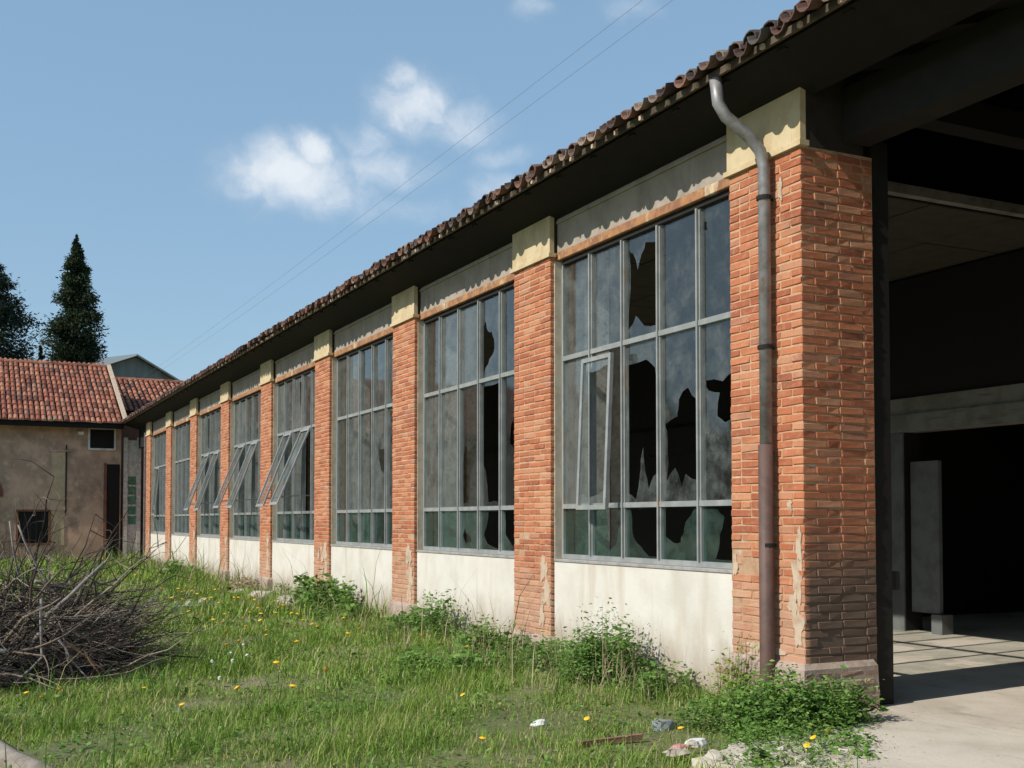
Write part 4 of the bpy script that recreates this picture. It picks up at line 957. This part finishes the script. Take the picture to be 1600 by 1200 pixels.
m = MB(); m.add(vs, [(0, 1+k, 1+(k+1) % n) for k in range(n)]+[(1+l*n+k, 1+l*n+n+k, 1+l*n+n+(k+1) % n, 1+l*n+(k+1) % n) for l in range(2) for k in range(n)])  # low dark mound added to paint the shade under the pile
o = m.build('pile_shade_mound', M['pile_shade'], loc=(-5.6, 6.05, 0)); tag(o, 'dark mound added as painted shade under the brush heap', 'painted shade', kind='stuff')
def branch(label, pts, r0, r1, mat='bark_grey', side=3):
    root = empty('dead_branch', pts[0]); tag(root, label, 'branch', 'dead branches of the brush pile'); b = Vector(pts[0]); P = [Vector(p)-b for p in pts]
    Q = []
    for i in range(len(P)-1):
        for t in (0, .33, .66): Q.append(P[i].lerp(P[i+1], t)+Vector((r.gauss(0, .008), r.gauss(0, .008), r.gauss(0, .008))))
    Q.append(P[-1]); m = MB(); m.tube(Q, [r0+(r1-r0)*k/(len(Q)-1) for k in range(len(Q))], 7); m.build('stem', M[mat], root, True)
    for k in range(side):
        q = r.choice(Q[2:]); m = MB(); twig(m, q, (Q[-1]-Q[0]).normalized()+Vector((r.gauss(0, .5), r.gauss(0, .5), r.gauss(.1, .4))), r.uniform(.2, .5), r1*.6, 4, 4); m.build('twig', M[mat], root)
branch('thick pale grey branch leaning out of the brush pile, cut end low', [(-5.31, 4.98, .16), (-5.12, 5.0, .58), (-4.6, 5.1, 1.07)], .030, .016)
branch('thin curved grey branch bending down to the grass at the pile front', [(-5.22, 4.5, .78), (-5.21, 4.4, .24), (-5.47, 4.3, .0)], .014, .010, side=1)
branch('orange brown sunlit branch pointing down right from the pile', [(-5.01, 4.6, .36), (-4.80, 4.58, .19), (-4.62, 4.56, .03)], .016, .010, 'bark_orange', 1)
branch('long dark branch reaching right from the pile with upturned tip', [(-4.75, 6.9, .62), (-4.33, 7.0, .66), (-3.83, 7.0, .69), (-3.58, 7.0, .84)], .018, .007, 'bark')
branch('slanting grey branch rising right behind the pile front', [(-4.45, 5.95, .14), (-4.15, 6.0, .47), (-3.88, 6.05, .74)], .014, .006)
branch('pale branch standing out of the pile top left', [(-5.36, 6.2, 1.45), (-5.14, 6.2, .97), (-4.88, 6.2, .60)], .010, .016)
branch('thin upright branch at the far left of the pile', [(-5.42, 6.5, 1.5), (-5.28, 6.5, .55)], .008, .013, side=2)
branch('slim reddish twig branch pointing down beside the orange one', [(-4.84, 4.5, .27), (-4.67, 4.46, -.03)], .010, .006, 'bark_orange', 1)
branch('small forked grey branch in the dark front of the pile', [(-5.06, 4.55, .38), (-4.9, 4.45, .12), (-4.76, 4.35, -.02)], .012, .006, 'bark_grey', 2)
branch('thin pale twig rising before the far white walls', [(-3.75, 8.8, .45), (-3.45, 9.0, .83), (-3.1, 9.0, 1.28)], .007, .003, 'bark', 2)
branch('horizontal pale branch along the pile front', [(-5.2, 5.2, .52), (-4.7, 5.25, .50), (-4.35, 5.3, .50)], .009, .006, side=1)
branch('white barkless branch stub at the left picture edge', [(-5.75, 4.4, .34), (-5.52, 4.4, .31)], .022, .018, 'seed', 0)
branch('grey broken branch lying across the middle of the pile', [(-5.2, 6.0, .85), (-4.75, 6.2, .75), (-4.3, 6.6, .82)], .022, .012, 'bark_grey', 4)
log = empty('fallen_log', (-5.97, 1.75, .05)); tag(log, 'thick curved pale log lying in the grass at the bottom left corner', 'log')
m = MB(); m.tube([(-.35, .6, .02), (-.05, .35, .06), (.10, .02, .03), (.22, -.5, 0), (.36, -1.1, -.02), (.6, -1.9, -.03)], [.05, .06, .065, .07, .075, .08], 12); m.build('stem', M['bark_log'], log, True)
m = MB(); m.tube([(.05, .2, .05), (.10, .55, .16), (.0, .95, .22)], [.035, .03, .022], 8); m.build('branch_stub', M['bark_log'], log, True)

# ------------------------------------------------------------------ litter, rubble, blocks
def lump(name, label, cat, x, y, sx, sy, sz, mat, seed, group=None, rot=0, zb=None, n=9):
    r_ = random.Random(seed); vs = []
    for lv, (q, zz) in enumerate(((.92, 0), (1, .45), (.72, 1))):
        for k in range(n):
            a = 2*math.pi*k/n; f = q*r_.uniform(.72, 1.12)
            vs.append((math.cos(a)*sx*f, math.sin(a)*sy*f, sz*zz*r_.uniform(.85, 1.1)))
    fs = [tuple(range(2*n, 3*n))]+[tuple(range(n-1, -1, -1))]
    for lv in range(2): fs += [(lv*n+k, lv*n+(k+1) % n, lv*n+n+(k+1) % n, lv*n+n+k) for k in range(n)]
    m = MB(); m.add(vs, fs); o = m.build(name, M[mat], loc=(x, y, (gz(x, y) if zb is None else zb)-.01)); o.rotation_euler.z = rot; tag(o, label, cat, group); return o
lump('grey_bag', 'crumpled grey bag lying before the nearest white wall', 'bag', -1.18, .22, .12, .075, .075, 'greylit', 1)
lump('litter_scrap', 'white crumpled plastic scrap beside the pink litter', 'litter', -1.28, -.35, .10, .06, .05, 'white', 2)
lump('litter_scrap', 'pink and red crumpled wrapper lying in the weeds', 'litter', -1.46, -.42, .09, .05, .04, 'pink', 3)
lump('litter_scrap', 'small white scrap in the grass left of the grey bag', 'litter', -1.93, .78, .07, .05, .05, 'white', 4)
lump('red_box', 'small red object at the foot of the brown building', 'box', -1.35, 35.6, .35, .2, .16, 'red', 5)
for k, (x, y, sx, sy, sz) in enumerate([(-1.42, -1.12, .16, .09, .05), (-1.22, -1.32, .12, .10, .06), (-1.62, -1.02, .12, .06, .05), (-1.05, -.98, .09, .06, .04), (-.92, -1.12, .07, .06, .05), (-1.75, -.8, .10, .05, .04), (-.7, -1.2, .10, .07, .03), (-1.5, -.62, .05, .04, .04), (-.98, -1.42, .10, .07, .04)]):
    lump('rubble_stone', 'pale broken concrete fragment among the weeds before the portal pillar', 'stone', x, y, sx, sy, sz, 'rubble', 20+k, 'rubble before the portal pillar', rnd.uniform(0, 3), zb=.0)
for k, (x, y, sx, sy, sz, lb) in enumerate([(-.52, 15.2, .30, .55, .16, 'long pale concrete block before the fourth window wall'), (-.62, 12.9, .22, .28, .2, 'squat pale concrete block beside the dark green bush'), (-.5, 16.9, .3, .4, .12, 'worn grey concrete block at the fourth pillar foot'), (-.55, 26.5, .25, .5, .16, 'pale concrete block before the leftmost white walls')]):
    lump('concrete_block', lb, 'block', x, y, sx, sy, sz, 'rubble', 40+k)
m = MB(); m.box(-3.9, -1.9, 12.55, 12.75, -.1, .055, j=.02); o = m.build('kerb_slab', M['rubble']); tag(o, 'long pale concrete kerb strip edging the bare dirt patch', 'kerb')
m = MB(); m.box(-2.1, -1.6, -.15, -.125, -.04, -.004, j=.008); o = m.build('plank', M['bark_orange']); tag(o, 'reddish strip of wood lying in the weeds before the nearest wall', 'plank')
for k in range(14):
    x, y = rnd.uniform(-3.6, -1.6), rnd.uniform(13, 15.3); lump('rubble_stone', 'small stone on the bare dirt patch', 'stone', x, y, rnd.uniform(.05, .14), rnd.uniform(.05, .12), rnd.uniform(.03, .09), 'rubble', 70+k, 'stones on the bare dirt')
# fine dead stuff: stalks around the walls
blades([(-1.4, 0, .9, 4.2, 70, .30, .0035), (-1.2, 0, 4.2, 18, 40, .28, .005), (-1.4, 0, 18, 34, 20, .3, .009)], M['dry'], 'dry_stalks', 'thin dry straw stalks along the wall')
